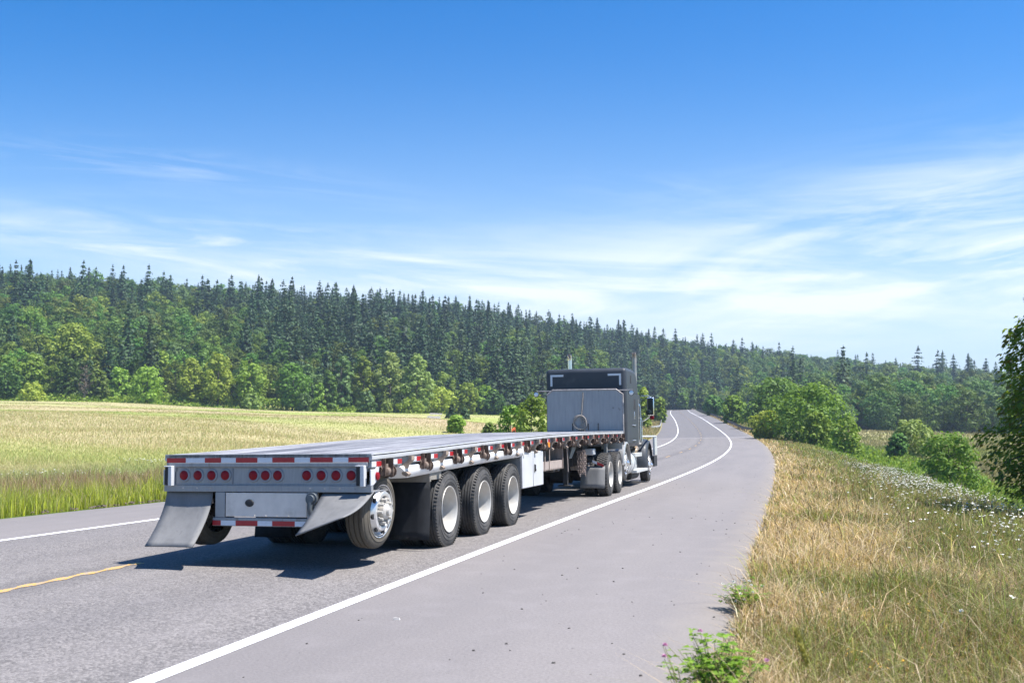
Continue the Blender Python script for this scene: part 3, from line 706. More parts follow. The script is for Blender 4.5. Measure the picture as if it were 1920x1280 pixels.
# =============================== TRACTOR
OZ=np.array([1.21284,24.36368,-2.1076]);RZ=rot3(.26649,-.026,-.016)
TK=empty('semi_truck',mw(OZ,RZ));tag(TK,'dark grey semi truck with tall sleeper cab and twin exhaust pipes pulling the flatbed','truck')
b=MB()
for sx in(-.43,.43): b.box(sx-.045,sx+.045,-1.0,9.1,.72,1.0)
for y in(-.95,.65,2.2,4.0,5.4): b.box(-.4,.4,y,y+.08,.76,.96)
for y in(0,1.364):
    b.cyl((-1,y,.51),(1,y,.51),.09,n=14);b.cyl((-.25,y,.51),(.25,y,.51),.22,n=16)
b.cyl((-.95,7.77,.48),(.95,7.77,.48),.06,n=12);b.cyl((-.95,2.9,.66),(.95,2.9,.66),.06,n=12);b.box(-.45,.45,5.6,8.6,.35,1.1)
b.build('chassis_frame',FRAME,TK,bevel=.006)
b=MB();b.lathe([(1.10,.0),(1.10,.5),(1.06,.52),(1.02,.5)],n=32,c=(0,.8,.12),axis=2);b.box(-.45,.45,.3,1.3,1.0,1.1);b.build('fifth_wheel',FRAME,TK)
for y in(0,1.364):
    for left in(False,True): make_wheel(TK,'drive',(-1.21 if left else 1.21,y,.51),left)
for left in(False,True):
    make_wheel(TK,'steer',(-1.12 if left else 1.12,7.77,.51),left,rz=.03);make_wheel(TK,'pusher',(-1.12 if left else 1.12,2.9,.70),left,R=.47)
# half fender round the lifted pusher wheel
for sx in(1,-1):
    b=MB();R=.56;V=[];F=[];n=22;x0,x1=(.62,1.16)
    for i in range(n+1):
        an=PI*(1.02-1.06*i/n);y=2.9-math.cos(PI-an)*-R*1.05 if False else 2.9+R*1.12*math.cos(an);z=.70+R*math.sin(an) if math.sin(an)>0 else .70+R*math.sin(an)
        for x,zz in((x0,0),(x1,0),(x1+.02,-.05)): V.append((x*sx,y-(math.cos(an)*.05 if zz else 0),z-(math.sin(an)*.05 if zz else 0)))
    for i in range(n):
        for j in range(2): F.append((i*3+j,i*3+j+1,(i+1)*3+j+1,(i+1)*3+j))
    b.add(V,F);b.box(*sorted((.62*sx,1.16*sx)),2.10,2.14,1.08,1.235);b.build('rear_fender',POLISH,TK,solid=.01,smooth=50)
# rear mud flaps and their striped hangers
for sx in(1,-1):
    P=[[(sx*(.62+.58*u),-.72-.10*v,.72-.50*v) for v in np.linspace(0,1,6)] for u in np.linspace(0,1,4)];b=MB();b.grid(P);b.build('mud_flap',FLAP,TK,solid=.012)
    P=[[(sx*(.62-.02+.0*u+.09*v),-.72-.06*v,.42-.2*v) for v in np.linspace(0,1,3)] for u in np.linspace(0,1,2)]
    b=MB();b.cyl((sx*.5,-.70,.98),(sx*1.16,-.70,.73),.035,n=10);b.add([(sx*.90,-.742,.865),(sx*1.01,-.742,.823),(sx*1.01,-.742,.763),(sx*.90,-.742,.805)],[(0,1,2,3)],1);b.add([(sx*1.01,-.742,.823),(sx*1.17,-.742,.762),(sx*1.17,-.742,.702),(sx*1.01,-.742,.763)],[(0,1,2,3)],2)
    b.build('flap_hanger',[FRAME,TWHT,TRED],TK,smooth=40)
b=MB();b.box(.50,.92,-.75,-.4,.98,1.13);b.build('battery_box',WHITE,TK,bevel=.02)
b=MB();b.box(.35,.78,-.62,-.2,.62,.80);b.build('timber_chock',WOOD,TK,bevel=.008)
# sleeper
prof=[(3.0,1.14),(3.0,3.27),(3.55,3.30),(4.3,3.31),(4.75,3.27),(4.95,3.16),(5.15,2.95),(5.28,2.65),(5.32,2.3),(5.32,1.12)]
b=MB();b.prism(prof,-1.085,1.165,0);sl=b.build('sleeper_cab',PAINT,TK,bevel=.11,seg=5,smooth=40)
for mir in(1,-1):
    cx_=.04;b=MB();xo=1.0;
    X=lambda x:cx_+mir*x
    b.box(*sorted((X(.62),X(.985))),2.991,2.9985,3.06,3.115);b.box(*sorted((X(.93),X(.985))),2.991,2.9985,2.80,3.06);b.build('corner_marking',GREYT,sl,smooth=0)
b=MB();b.box(1.160,1.172,4.32,4.62,2.16,2.46);b.build('side_window',BLACK,sl,bevel=.02)
b=MB();b.box(1.160,1.173,4.40,4.52,1.90,2.10);b.build('latch_plate',CHROME,sl,bevel=.01)
b=MB();b.box(1.160,1.176,3.75,3.86,2.88,3.10);b.build('cab_lamp',BLACK,sl,bevel=.02)
for z in(1.66,1.24):
    b=MB();b.tube([(1.16,4.0,z+.06),(1.185,4.0,z+.06),(1.185,4.45,z+.06),(1.16,4.45,z+.06)],.014,8);b.build('luggage_latch',CHROME,sl)
b=MB();b.box(1.163,1.168,3.35,5.15,1.34,1.352);b.box(1.163,1.168,3.35,5.15,2.62,2.632);b.build('panel_seam',BLACK,sl)
# cab, hood
b=MB();b.prism([(5.3,1.1),(5.3,2.62),(5.9,2.72),(6.6,2.66),(6.95,2.0),(7.0,1.1)],-1.0,1.03,0);b.build('driver_cab',PAINT,TK,bevel=.06,seg=4,smooth=40)
b=MB();b.prism([(6.9,1.0),(6.9,2.0),(8.7,1.9),(8.85,1.8),(8.85,1.0)],-.55,.55,0);b.build('hood',PAINT,TK,bevel=.08,seg=4,smooth=40)
b=MB();b.box(-.5,.5,8.86,8.9,.8,1.85);b.build('grille',CHROME,TK,bevel=.02)
b=MB();b.box(.62,.95,5.51,5.9,2.74,2.80);b.build('roof_lamp',AMBER,TK,bevel=.02)
# front fenders
for sx in(1,-1):
    b=MB();R=.64;V=[];F=[];n=22
    for i in range(n+1):
        an=PI*(1.10-1.02*i/n);y=7.62+R*1.12*math.cos(an);z=.60+R*1.08*math.sin(an)
        for x,q in((.52,.02),(.85,.04),(1.06,.02),(1.14,-.03),(1.16,-.10)): V.append((x*sx,y+math.cos(an)*q,z+math.sin(an)*q))
    for i in range(n):
        for j in range(4): F.append((i*5+j,i*5+j+1,(i+1)*5+j+1,(i+1)*5+j))
    b.add(V,F);b.build('front_fender',PAINT,TK,solid=.012,smooth=60)
    # fuel tank and steps
    b=MB();b.lathe([(3.52,0),(3.52,.24),(3.54,.29),(3.57,.315),(4.55,.315),(4.58,.29),(4.6,.24),(4.6,0)],n=36,c=(.84*sx,0,.66),axis=1)
    for y in(3.8,4.3): b.lathe([(y,.318),(y,.325),(y+.05,.325),(y+.05,.318)],n=36,c=(.84*sx,0,.66),axis=1)
    b.build('fuel_tank',TANK,TK,smooth=40)
    b=MB();b.box(*sorted((.6*sx,1.12*sx)),4.75,6.1,.82,.93);b.box(*sorted((.6*sx,1.17*sx)),4.65,7.0,.37,.45);b.prism([(4.7,.45),(4.75,.83),(6.0,.83),(5.9,.45)],*sorted((.7*sx,.98*sx)),0)
    for i in range(8): b.box(*sorted((.98*sx,.995*sx)),4.8,5.9,.47+.042*i,.49+.042*i)
    b.build('step_box',TANK,TK,bevel=.012)
    b=MB();b.cyl((.85*sx,4.9,.28),(.85*sx,6.4,.28),.13,n=18);b.build('air_reservoir',FRAME,TK)
    # stacks
    b=MB();xs=1.0 if sx>0 else -.97
    b.cyl((xs,5.75,1.2),(xs,5.75,2.5),.10,n=18);top=3.86;b.tube([(xs,5.75,2.5),(xs,5.75,3.70),(xs,5.74,3.80),(xs,5.68,3.88)],.062,14);b.cyl((xs,5.69,3.865),(xs,5.676,3.884),.053,n=14,m=1)
    b.build('exhaust_stack',[STACK if sx>0 else CHROME,BLACK],TK)
    # mirror
    b=MB();x0=1.10*sx;b.tube([(x0,6.35,2.62),(1.30*sx,6.3,2.63),(1.38*sx,6.28,2.60),(1.38*sx,6.28,2.0),(1.28*sx,6.3,1.95),(x0,6.4,1.85)],.018,8)
    mr=b.build('mirror_arm',CHROME,TK);b=MB();b.box(*sorted((1.28*sx,1.49*sx)),6.24,6.32,2.02,2.58);hs=b.build('mirror_housing',CHROME,mr,bevel=.03,seg=3)
    b=MB();b.box(*sorted((1.30*sx,1.47*sx)),6.232,6.2395,2.05,2.55);b.build('mirror_glass',GLASS,mr,bevel=.004)
    b=MB();b.lathe([(6.24,.0),(6.245,.05),(6.27,.065),(6.3,.05),(6.32,0)],n=20,c=(1.42*sx,0,1.97),axis=1);b.build('mirror_reflector',RED,mr)
    b=MB();b.lathe([(6.2,.0),(6.205,.07),(6.23,.085),(6.3,.07),(6.32,0)],n=22,c=(1.33*sx,0,2.12),axis=1);b.build('convex_mirror',GLASS,mr)
    # grab rails
    for y,z0,z1 in((5.62,1.25,2.35),(5.95,1.2,1.95)):
        b=MB();b.tube([(1.03*sx,y,z1),(1.13*sx,y,z1),(1.15*sx,y,z1-.06),(1.15*sx,y,z0+.06),(1.13*sx,y,z0),(1.03*sx,y,z0)],.02,8);b.build('grab_rail',CHROME,TK)
b=MB();b.tube([(1.02,5.55,1.05),(1.02,5.3,1.0),(.95,5.2,.9),(.8,5.1,.85)],.085,12);b.build('exhaust_elbow',M('heat_stained_pipe',(.40,.30,.20),.4,.6,.25,9),TK)
b=MB();b.box(-1.15,1.15,9.0,9.1,.42,.78);b.build('front_bumper',CHROME,TK,bevel=.03)
b=MB()
for sx in(1,-1):
    b.tube([(sx*1.05,6.3,1.40),(sx*1.18,6.5,1.405),(sx*1.18,9.05,1.405)],.03,8);b.box(*sorted((1.12*sx,1.19*sx)),8.7,9.28,.80,1.40)
b.build('bumper_guard',TANK,TK,bevel=.015)
for sx in(1,-1):
    b=MB();b.box(*sorted((1.10*sx,1.19*sx)),8.45,9.2,.44,.78);b.build('splash_plate',BLACK,TK,bevel=.01)
# headache rack with light bar
pl=[(-.955,1.15),(1.125,1.15),(1.125,2.53),(.95,2.665),(-.80,2.675),(-.955,2.54)]
b=MB();b.prism([(x,z) for x,z in pl],2.60,2.64,1);hr=b.build('headache_rack',RACK,TK,bevel=.006)
b=MB();b.tube([(x,2.60,z) for x,z in pl[1:]],.022,8);b.build('rack_rim',M('scuffed_edge',(.36,.33,.32),.6,.3,.3,18),hr)
b=MB();b.cyl((-1.25,2.66,2.655),(1.385,2.66,2.645),.014,n=8);lb=b.build('light_bar',STACK,hr)
for x in(-1.25,1.36):
    b=MB();b.lathe([(2.56,.062),(2.552,.068),(2.56,.075),(2.64,.06),(2.66,0)],n=22,c=(x,0,2.565),axis=1);wl=b.build('work_light',BLACK,lb)
    b=MB();b.lathe([(2.562,.063),(2.555,.03),(2.553,0)],n=22,c=(x,0,2.565),axis=1);b.build('light_lens',LENS,wl)
for x in(-.25,.18,.45):
    b=MB();b.cyl((x,2.59,1.58),(x,2.59,1.72+.05*random.random()),.012,n=6);b.build('chain_peg',BLACK,hr)
# cable coil hung on the rack
b=MB();rr=random.Random(3)
for k in range(5):
    R0=.145+.008*k;pts=[]
    for i in range(26):
        an=2*PI*i/26;r=R0*(1+.06*math.sin(3*an+k));pts.append((-.075+r*math.cos(an)+.01*k,2.575-.006*k,1.83+r*1.05*math.sin(an)-.012*k))
    b.tube(pts,.015,6,closed=True)
b.tube([(.045,2.585,2.60),(.04,2.58,2.45),(.02,2.58,2.3),(.01,2.58,2.15),(-.01,2.575,2.0)],.018,6)
b.tube([(-.02,2.575,1.98),(.0,2.565,1.8),(.02,2.57,1.62),(.01,2.57,1.5)],.02,6)
b.tube([(.03,2.575,1.9),(.07,2.565,1.75),(.075,2.57,1.6),(.06,2.57,1.5)],.017,6)
b.tube([(-.03,2.575,1.75),(-.02,2.565,1.65),(-.04,2.57,1.5)],.02,6)
cc=b.build('cable_coil',ROPE);cc.matrix_world=mw(OZ,RZ);tag(cc,'frayed cable coiled and hung on the grey rack behind the sleeper cab','cable')
# ------------------------------------------------------------------ vegetation
BARK=M('bark',(.09,.075,.06),.9,0,.3,6,(3,3,.6),.3)
DEADW=M('dead_twigs',(.22,.18,.15),.9,0,.3,6)
L_CON=leaf_mat('conifer_needles',(.022,.052,.020),(.055,.102,.034),.15,.02,.35)
L_DARK=leaf_mat('dark_broadleaf',(.068,.125,.022),(.135,.215,.036),.32,.04,.42)
L_MID=leaf_mat('mid_broadleaf',(.16,.25,.030),(.25,.355,.055),.4,.03,.25)
L_LIME=leaf_mat('lime_broadleaf',(.23,.34,.045),(.36,.47,.08),.42,.02,.15)
L_OLIVE=leaf_mat('olive_broadleaf',(.19,.265,.06),(.30,.37,.11),.4,.015,.15)
L_BLUE=leaf_mat('blue_green_leaf',(.085,.155,.045),(.155,.235,.075),.3,.015,.2)
L_HILL=leaf_mat('hillside_leaf',(.095,.165,.024),(.185,.275,.042),.34,.04,.42)
L_BUSH=leaf_mat('dense_bush_leaf',(.11,.20,.024),(.24,.36,.055),.4,.015,.12)
L_NEAR=leaf_mat('cherry_leaf',(.115,.20,.020),(.26,.34,.04),.5,.0,.0,.45)
L_TIP=leaf_mat('young_leaf',(.13,.15,.03),(.22,.17,.05),.4,.0,.0,.45)
L_WEED=leaf_mat('weed_leaf',(.10,.19,.022),(.30,.40,.06),.4,.0,.0)
def frames(Nm,r):
    Nm=Nm/np.linalg.norm(Nm,axis=1,keepdims=True);a=r.normal(size=Nm.shape);t=np.cross(Nm,a);t/=np.linalg.norm(t,axis=1,keepdims=True)+1e-9
    return Nm,t,np.cross(Nm,t)
def cards(C,Nm,size,r,asp=.62):
    """kite-shaped leaf sprays"""
    Nm,t,b=frames(Nm,r);s=np.asarray(size)[:,None]
    n=len(C);V=np.empty((n,4,3));V[:,0]=C-t*s*.5;V[:,1]=C+b*s*asp*.5+t*s*.08+Nm*s*.10;V[:,2]=C+t*s*.5;V[:,3]=C-b*s*asp*.5+t*s*.08+Nm*s*.06
    return V.reshape(-1,3),np.arange(n*4).reshape(n,4)
def trunk_mb(h,r0,limbs=6,seed=0,spread=.5,z0=.35,b=None):
    rr=random.Random(seed);b=b or MB();pts=[(0,0,-.4)];x=y=0
    for i in range(1,7):
        x+=rr.uniform(-.02,.02)*h;y+=rr.uniform(-.02,.02)*h;pts.append((x,y,h*i/6.))
    b.tube(pts,[r0*1.25]+[r0*(1-.14*i) for i in range(6)],7)
    for k in range(limbs):
        z=h*rr.uniform(z0,.85);an=rr.uniform(0,2*PI);L=h*spread*rr.uniform(.5,1);i=min(5,int(z/h*6));bx,by=pts[i+1][:2]
        P=[(bx*z/h,by*z/h,z)];
        for q in(.35,.7,1.): P.append((bx+math.cos(an)*L*q,by+math.sin(an)*L*q,z+L*.55*q+rr.uniform(-.05,.05)*L))
        b.tube(P,[r0*.5,r0*.38,r0*.24,r0*.1],5)
    return b
def conifer_geo(H,R,n_layers,seed,card=1.25,irr=.3,z0=.10):
    r=np.random.default_rng(seed);C=[];Nn=[];S=[]
    for i in range(n_layers):
        f=(i+r.uniform(-.3,.3))/n_layers;f=min(max(f,0),.985);z=H*(z0+(1-z0)*f)
        rad=R*(1-f)**.74*(1+irr*r.normal()*.6);rad=max(rad,.16);nb=int(6+9*(1-f))
        a0=r.uniform(0,2*PI)
        for k in range(nb):
            an=a0+2*PI*k/nb+r.uniform(-.25,.25);L=rad*r.uniform(.65,1.18)
            m=max(2,int(L/(card*.42)))
            for q in range(m):
                u=(q+.6)/m*L;dr=-.28*u+.10*u*u/max(L,.5)
                C.append((math.cos(an)*u+r.normal()*.12,math.sin(an)*u+r.normal()*.12,z+dr+r.normal()*.12))
                out=np.array([math.cos(an)*.75,math.sin(an)*.75,.8])+r.normal(size=3)*.45;Nn.append(out);S.append(card*r.uniform(.6,1.15)*(.68+.32*(1-f)))
    for k in range(5): C.append((0,0,H*(.965+.01*k)));Nn.append(r.normal(size=3)*[1,1,.2]);S.append(card*.45)
    return cards(np.array(C),np.array(Nn),np.array(S),r,.55)
def broad_geo(H,Rx,nblob,per,seed,card=.7,z0=.15,shape='round',flat=1.):
    r=np.random.default_rng(seed);C=[];Nn=[];S=[]
    for i in range(nblob):
        f=(i+.5)/nblob;zf=z0+(1-z0)*f
        g=(zf-z0)/(1-z0)
        if shape=='round': w=math.sin(PI*min(max(.10+.86*g,0),1))**.55
        elif shape=='tall': w=math.sin(PI*(.18+.78*g))**.8
        else: w=(1-g)**.5*.95+.12
        an=i*2.39996+r.uniform(-.5,.5);rr_=Rx*w*math.sqrt(r.uniform(.15,1))*.80
        br=Rx*r.uniform(.22,.42)*(1.05-.35*g);c=np.array([math.cos(an)*rr_,math.sin(an)*rr_,H*zf*.93])
        n=int(per*r.uniform(.7,1.3)*(br/Rx/.32)**1.3);d=r.normal(size=(n,3));d/=np.linalg.norm(d,axis=1,keepdims=True)
        d=d[(d[:,2]>-.55)];n=len(d)
        rad=br*(1-.38*r.uniform(0,1,n)**2)*(1+.18*r.normal(size=n))
        P=c+d*rad[:,None]*np.array([1,1,flat*.82]);P[:,2]=np.maximum(P[:,2],.05)
        C.append(P);Nn.append(d+np.array([0,0,.35])+r.normal(size=(n,3))*.30);S.append(card*r.uniform(.5,1.25,n))
    return cards(np.concatenate(C),np.concatenate(Nn),np.concatenate(S),r,.7)
CROWN={}
def crown_mesh(key,geo,mat):
    if key not in CROWN: CROWN[key]=np_mesh('crown_leaves',geo[0],[geo[1]],[mat])
    return CROWN[key]
def ground_xy(u,v,D): 
    p_=at(u,v,D);return p_[0],p_[1],float(H_xy([p_[0]],[p_[1]])[0])
def px_size(px,D): return px*D/1867.
def plant(name,label,cat,group,u0,u1,vtop,vbase,D,mat,kind='round',seed=1,card=None,nblob=26,per=None,trunk=True,D_exact=True,bark=None):
    """a tree or bush that fills, seen from the road, the stretch u0..u1 of the photograph's view at distance D"""
    um=(u0+u1)/2;X,Y,Z=ground_xy(um,vbase,D)
    ztop=at(um,vtop,D)[2];Hh=max(ztop-Z,.5);R=px_size(u1-u0,D)/2
    root=empty(name,Matrix.Translation((X,Y,Z)));tag(root,label,cat,group)
    c=card or max(.10,D*.0026);per=per or int(min(260,max(60,160*(R*max(Hh,1.)/(c*c*nblob*6)))))
    if kind=='conifer': g=conifer_geo(Hh,R,max(14,int(Hh*1.3)),seed,max(.5,c*1.6))
    else: g=broad_geo(Hh,R,nblob,per,seed,c*1.25,.02 if not trunk else .14,kind)
    o=link(bpy.data.objects.new('crown',np_mesh('crown_leaves',g[0],[g[1]],[mat])),root)
    t=trunk_mb(Hh*.8,max(.05,Hh*.016),7 if kind!='conifer' else 0,seed,.35 if trunk else .5,.3 if trunk else .05);t.build('trunk',bark or BARK,root,smooth=60)
    return root
GE='trees along the far edge of the left meadow'
rows=[ # u0,u1,vtop,vbase,D,mat,kind,label
(-30,44,688,748,244,L_DARK,'round','dark broadleaf tree at the left photo edge, first in the meadow-edge row'),
(36,87,717,749,238,L_LIME,'bush','bright green round bush in front of the first dark trees at the meadow edge'),
(26,98,664,746,254,L_MID,'tall','green tree directly behind the bright round bush at the meadow edge'),
(84,184,602,740,268,L_LIME,'tall','tall loose green tree rising above the left end of the meadow-edge row'),
(100,152,668,750,250,L_DARK,'round','dark round tree left of the bare brown tree at the meadow edge'),
(160,204,690,751,250,L_DARK,'round','low dark tree just right of the bare brown tree'),
(199,244,686,752,256,L_LIME,'round','fresh green tree between the low dark tree and the big lime tree'),
(240,312,687,757,246,L_MID,'round','broad light green tree, fourth big crown from the left at the meadow edge'),
(274,320,652,745,274,L_LIME,'round','green crown showing above and behind the broad light green tree'),
(326,386,668,757,258,L_MID,'tall','upright green tree left of the tallest light green meadow-edge tree'),
(370,444,659,760,260,L_LIME,'tall','tallest light green tree in the left part of the meadow edge'),
(435,500,674,763,262,L_LIME,'round','bright lime tree right of the tallest light green tree'),
(454,490,737,769,252,L_OLIVE,'bush','small olive bush at the foot of the bright lime tree'),
(510,588,680,766,264,L_MID,'round','wide mid-green tree between the lime tree and the trailer end'),
(556,584,735,771,258,L_BLUE,'bush','low bluish bush beneath the wide mid-green tree'),
(582,612,716,770,262,L_LIME,'bush','small lime tree beside the wide mid-green tree'),
(598,634,690,768,272,L_DARK,'round','dark tree behind the small lime tree above the trailer end'),
(620,664,661,771,278,L_BLUE,'tall','tall bluish pale tree left of the twin-crowned tree'),
(655,706,664,772,282,L_MID,'tall','dull green tree against the left side of the twin-crowned tree'),
(664,710,732,773,262,L_BLUE,'bush','round bluish bush in front of the twin-crowned tree'),
(696,762,654,774,284,L_OLIVE,'tall','left crown of the big twin olive trees above the trailer deck'),
(750,815,658,775,284,L_OLIVE,'tall','right crown of the big twin olive trees above the trailer deck'),
(712,738,752,776,268,L_OLIVE,'bush','small tan-green bush under the big twin olive trees'),
(742,800,748,777,268,L_MID,'bush','wide low green thicket under the right twin olive tree'),
(798,860,727,770,292,L_LIME,'round','pale lime-topped tree left of the young dark firs'),
(852,900,716,774,294,L_MID,'round','green tree with pale top behind the young dark firs'),
(884,938,722,774,300,L_LIME,'round','pale lime-topped tree right of the young dark firs'),
(904,950,735,776,296,L_DARK,'round','dark round tree beneath the right pale-topped crown'),
]
for i,(u0,u1,vt,vb,D,m,k,lab) in enumerate(rows):
    bush=k=='bush';plant('broadleaf_bush' if bush else 'broadleaf_tree',lab,'bush' if bush else 'tree',GE,u0,u1,vt,vb,D,m,'round' if bush else k,100+i,trunk=not bush,nblob=22 if bush else 34)
# bare brown tree
X,Y,Z=ground_xy(157,748,248);rt_=empty('bare_tree',Matrix.Translation((X,Y,Z)));tag(rt_,'bare grey-brown dead tree in the row at the left meadow edge','tree',GE)
trunk_mb(9.5,.22,26,5,.32,.25).build('trunk',DEADW,rt_)
g=broad_geo(10.,1.6,14,20,77,.5,.25,'tall');link(bpy.data.objects.new('twig_crown',np_mesh('twigs',g[0],[g[1]],[leaf_mat('dead_leaf',(.10,.08,.055),(.19,.15,.11),.1,.0,.0)])),rt_)
# nearer plants
near=[
(832,862,758,790,190,L_CON,'conifer','left one of two young dark firs standing in the meadow beyond the trailer','young_fir','tree'),
(858,884,764,793,185,L_CON,'conifer','right one of two young dark firs standing in the meadow beyond the trailer','young_fir','tree'),
(835,874,779,826,105,L_LIME,'round','small solitary leafy bush in the meadow just above the trailer deck','leafy_bush','bush'),
(926,990,757,830,88,L_BUSH,'round','lower left bush of the leafy clump beside the sleeper cab','leafy_bush','bush'),
(955,1040,737,832,84,L_BUSH,'round','large light green leafy bush immediately left of the sleeper cab','leafy_bush','bush'),
(902,934,790,828,92,L_OLIVE,'round','thin tan-green shrub left of the leafy clump beside the sleeper cab','leafy_bush','bush'),
(1188,1224,724,768,185,L_LIME,'round','yellow-green bush on the bank behind the truck mirror','leafy_bush','bush'),
(1224,1250,744,772,235,L_MID,'round','small green bush at the left guardrail end beyond the truck mirror','leafy_bush','bush'),
(1392,1524,708,802,178,L_DARK,'round','large very dark round tree behind the big roadside bush','broadleaf_tree','tree'),
(1434,1606,720,834,124,L_BUSH,'round','big domed green bush on the slope right of the road bend','roadside_bush','bush'),
(1402,1470,772,822,128,L_LIME,'round','yellow-green bush at the left foot of the big domed bush','roadside_bush','bush'),
(1500,1562,770,838,116,L_BUSH,'round','dark green bush low in front of the big domed bush','roadside_bush','bush'),
(1556,1622,780,846,112,L_BUSH,'round','green bush at the right foot of the big domed bush','roadside_bush','bush'),
(1352,1400,740,796,215,L_BUSH,'round','green bush beside the end of the right guardrail','roadside_bush','bush'),
(1318,1362,742,785,290,L_DARK,'round','dark green bush behind the middle of the right guardrail','roadside_bush','bush'),
(1662,1752,787,852,128,L_OLIVE,'round','olive flat-topped small tree in the right field','small_tree','tree'),
(1662,1704,812,850,126,L_DARK,'round','low dark bush under the olive flat-topped tree in the right field','roadside_bush','bush'),
(1712,1850,811,893,72,L_BUSH,'round','dense dark green dome-shaped bush below the flowery bank','roadside_bush','bush'),
]
for i,(u0,u1,vt,vb,D,m,k,lab,nm,cat) in enumerate(near):
    plant(nm,lab,cat,'bushes and small trees near the road' ,u0,u1,vt,vb,D,m,k,300+i,trunk=(nm in('small_tree','broadleaf_tree','young_fir')),nblob=46 if k!='conifer' else 20,card=max(.2,D*.0029))
# rows of individual trees at the edge of the right forest
GR='trees along the far edge of the right field'
ordn=['first','second','third','fourth','fifth','sixth','seventh','eighth','ninth','tenth','eleventh','twelfth','thirteenth','fourteenth']
for i in range(13):
    u=1612+i*31+random.uniform(-6,6);w=random.uniform(19,26);m=[L_DARK,L_BLUE,L_DARK,L_DARK][i%4]
    plant('field_edge_tree',f'{ordn[i]} tree from the left in the dark row beyond the right field','tree',GR,u-w,u+w,random.uniform(748,768),811,276+random.uniform(0,10),m,'round',500+i,nblob=28,per=70)
for i in range(7):
    u=1590+i*13;plant('pale_tree',f'{ordn[i]} from the left of the pale lime trees on the right hillside','tree','pale lime trees on the right hillside',u-11,u+11,722+random.uniform(-4,6),780,338,L_LIME,'round',540+i,nblob=14,per=60)
for i in range(12):
    u=1262+i*18.5+random.uniform(-4,4);w=random.uniform(9,13);D=470-i*9
    plant('roadside_tree',f'{ordn[i]} round tree from the left in the row behind the crest of the road','tree','round trees behind the crest of the road',u-w,u+w,random.uniform(722,742),768+i*1.5,D,[L_DARK,L_MID,L_BLUE][i%3],'round',560+i,nblob=16,per=60)
# ---- hillside forest: single trees and the far mass
CM=[];BM=[]
def far_mesh(name,geo,mat,h,r0):
    b=trunk_mb(h*.75,r0,0,1);n0=len(geo[0]);V=np.concatenate([geo[0],np.array(b.v)]);F4=[f for f in b.f if len(f)==4]
    return np_mesh(name,V,[geo[1],np.array(F4)+n0],[mat,BARK],midx=np.r_[np.zeros(len(geo[1])),np.ones(len(F4))])
for i in range(8):
    H_=24.;CM.append(far_mesh('conifer_tree',conifer_geo(H_,[5.0,5.8,4.5,6.4,4.9,5.4,6.0,4.2][i],[26,24,27,22,25,28,20,30][i],20+i,1.7,[.3,.45,.25,.55,.35,.6,.3,.2][i],[.1,.1,.06,.2,.05,.15,.1,.25][i]),L_CON,H_,.3))
for i,(m,R,sh) in enumerate(((L_DARK,7.0,'round'),(L_DARK,5.8,'tall'),(L_HILL,6.8,'round'),(L_DARK,7.6,'round'),(L_BLUE,6.2,'tall'),(L_HILL,5.8,'tall'))):
    H_=17.;BM.append(far_mesh('hillside_broadleaf',broad_geo(H_,R,24,120,40+i,.95,.12,sh),m,H_,.28))
def hill_pts(n,seed,inst=False):
    r=np.random.default_rng(seed);out=[]
    while len(out)<n:
        u=r.uniform(-420,2350,4000);k=r.uniform(-.04,1.12,4000)
        Dr=np.interp(u,RID_U,RID_D)
        D0=np.where(u<1200,np.interp(u,MB_U,MB_D)+14,np.interp(u,[1200,1420,1600],[480,345,288]))
        # even spacing on the ground: more room further away
        D=D0+(Dr-D0)*k;keep=r.uniform(0,1,4000)<D/1150.
        X=(u-960)/1867.*D
        for a in np.c_[X,D,u,k][keep]: out.append(a)
    return np.array(out[:n])
pts=hill_pts(36000,3)
# thin out: keep a spacing between trees with a hash grid
def thin(P,dist):
    cell={};keep=[]
    for i,(x,y) in enumerate(P[:,:2]):
        a,b=int(x//dist),int(y//dist);ok=True
        for da in(-1,0,1):
            for db in(-1,0,1):
                for j in cell.get((a+da,b+db),()):
                    if (P[j,0]-x)**2+(P[j,1]-y)**2<dist*dist: ok=False;break
                if not ok:break
            if not ok:break
        if ok: keep.append(i);cell.setdefault((a,b),[]).append(i)
    return P[keep]
pts=thin(pts,4.3)
s_,t_=xy_st(pts[:,0],pts[:,1]);pts=pts[(t_>ER+12)|(t_<EL-12)|(s_>458)]
hz=H_xy(pts[:,0],pts[:,1]);r=np.random.default_rng(11)
U,K=pts[:,2],pts[:,3]
pc=np.where(U<1350,.22+.16*smooth(K,.25,.7)+.36*smooth(K,.78,.93)+.34*smooth(U,400,560)*smooth(-U,-1200,-850)+.04-.15*smooth(K,-.1,.0)*(1-smooth(K,.1,.3)),.07+.25*smooth(K,.5,.75)+.42*smooth(K,.78,.93))
pc+=.26*wav(pts[:,0],pts[:,1],.03,1.)
is_con=r.uniform(size=len(pts))<pc
var=np.where(is_con,r.integers(0,8,len(pts)),r.integers(0,6,len(pts)))
far_dark=(U>1450)
var=np.where(~is_con&far_dark&(r.uniform(size=len(pts))<.6),np.array([0,1,3,4])[r.integers(0,4,len(pts))],var)
scl=np.where(is_con,.66+.70*r.uniform(0,1,len(pts))**1.3,r.uniform(.66,1.15,len(pts)))
scl=np.where(is_con,scl*(1-.54*smooth(K,.40,.86)),scl*(1.0-.22*smooth(K,.6,.9))*(.85+.4*r.uniform(0,1,len(pts))**2))
scl=scl*np.where(is_con,.78,.70);rotz=r.uniform(0,2*PI,len(pts))
big=np.where(is_con,24,17)*scl/pts[:,1]
inview=(U>-15)&(U<1935)
def pick(mask,n,score):
    ii=np.where(mask&inview)[0];return ii[np.argsort(-score[ii])[:n]]
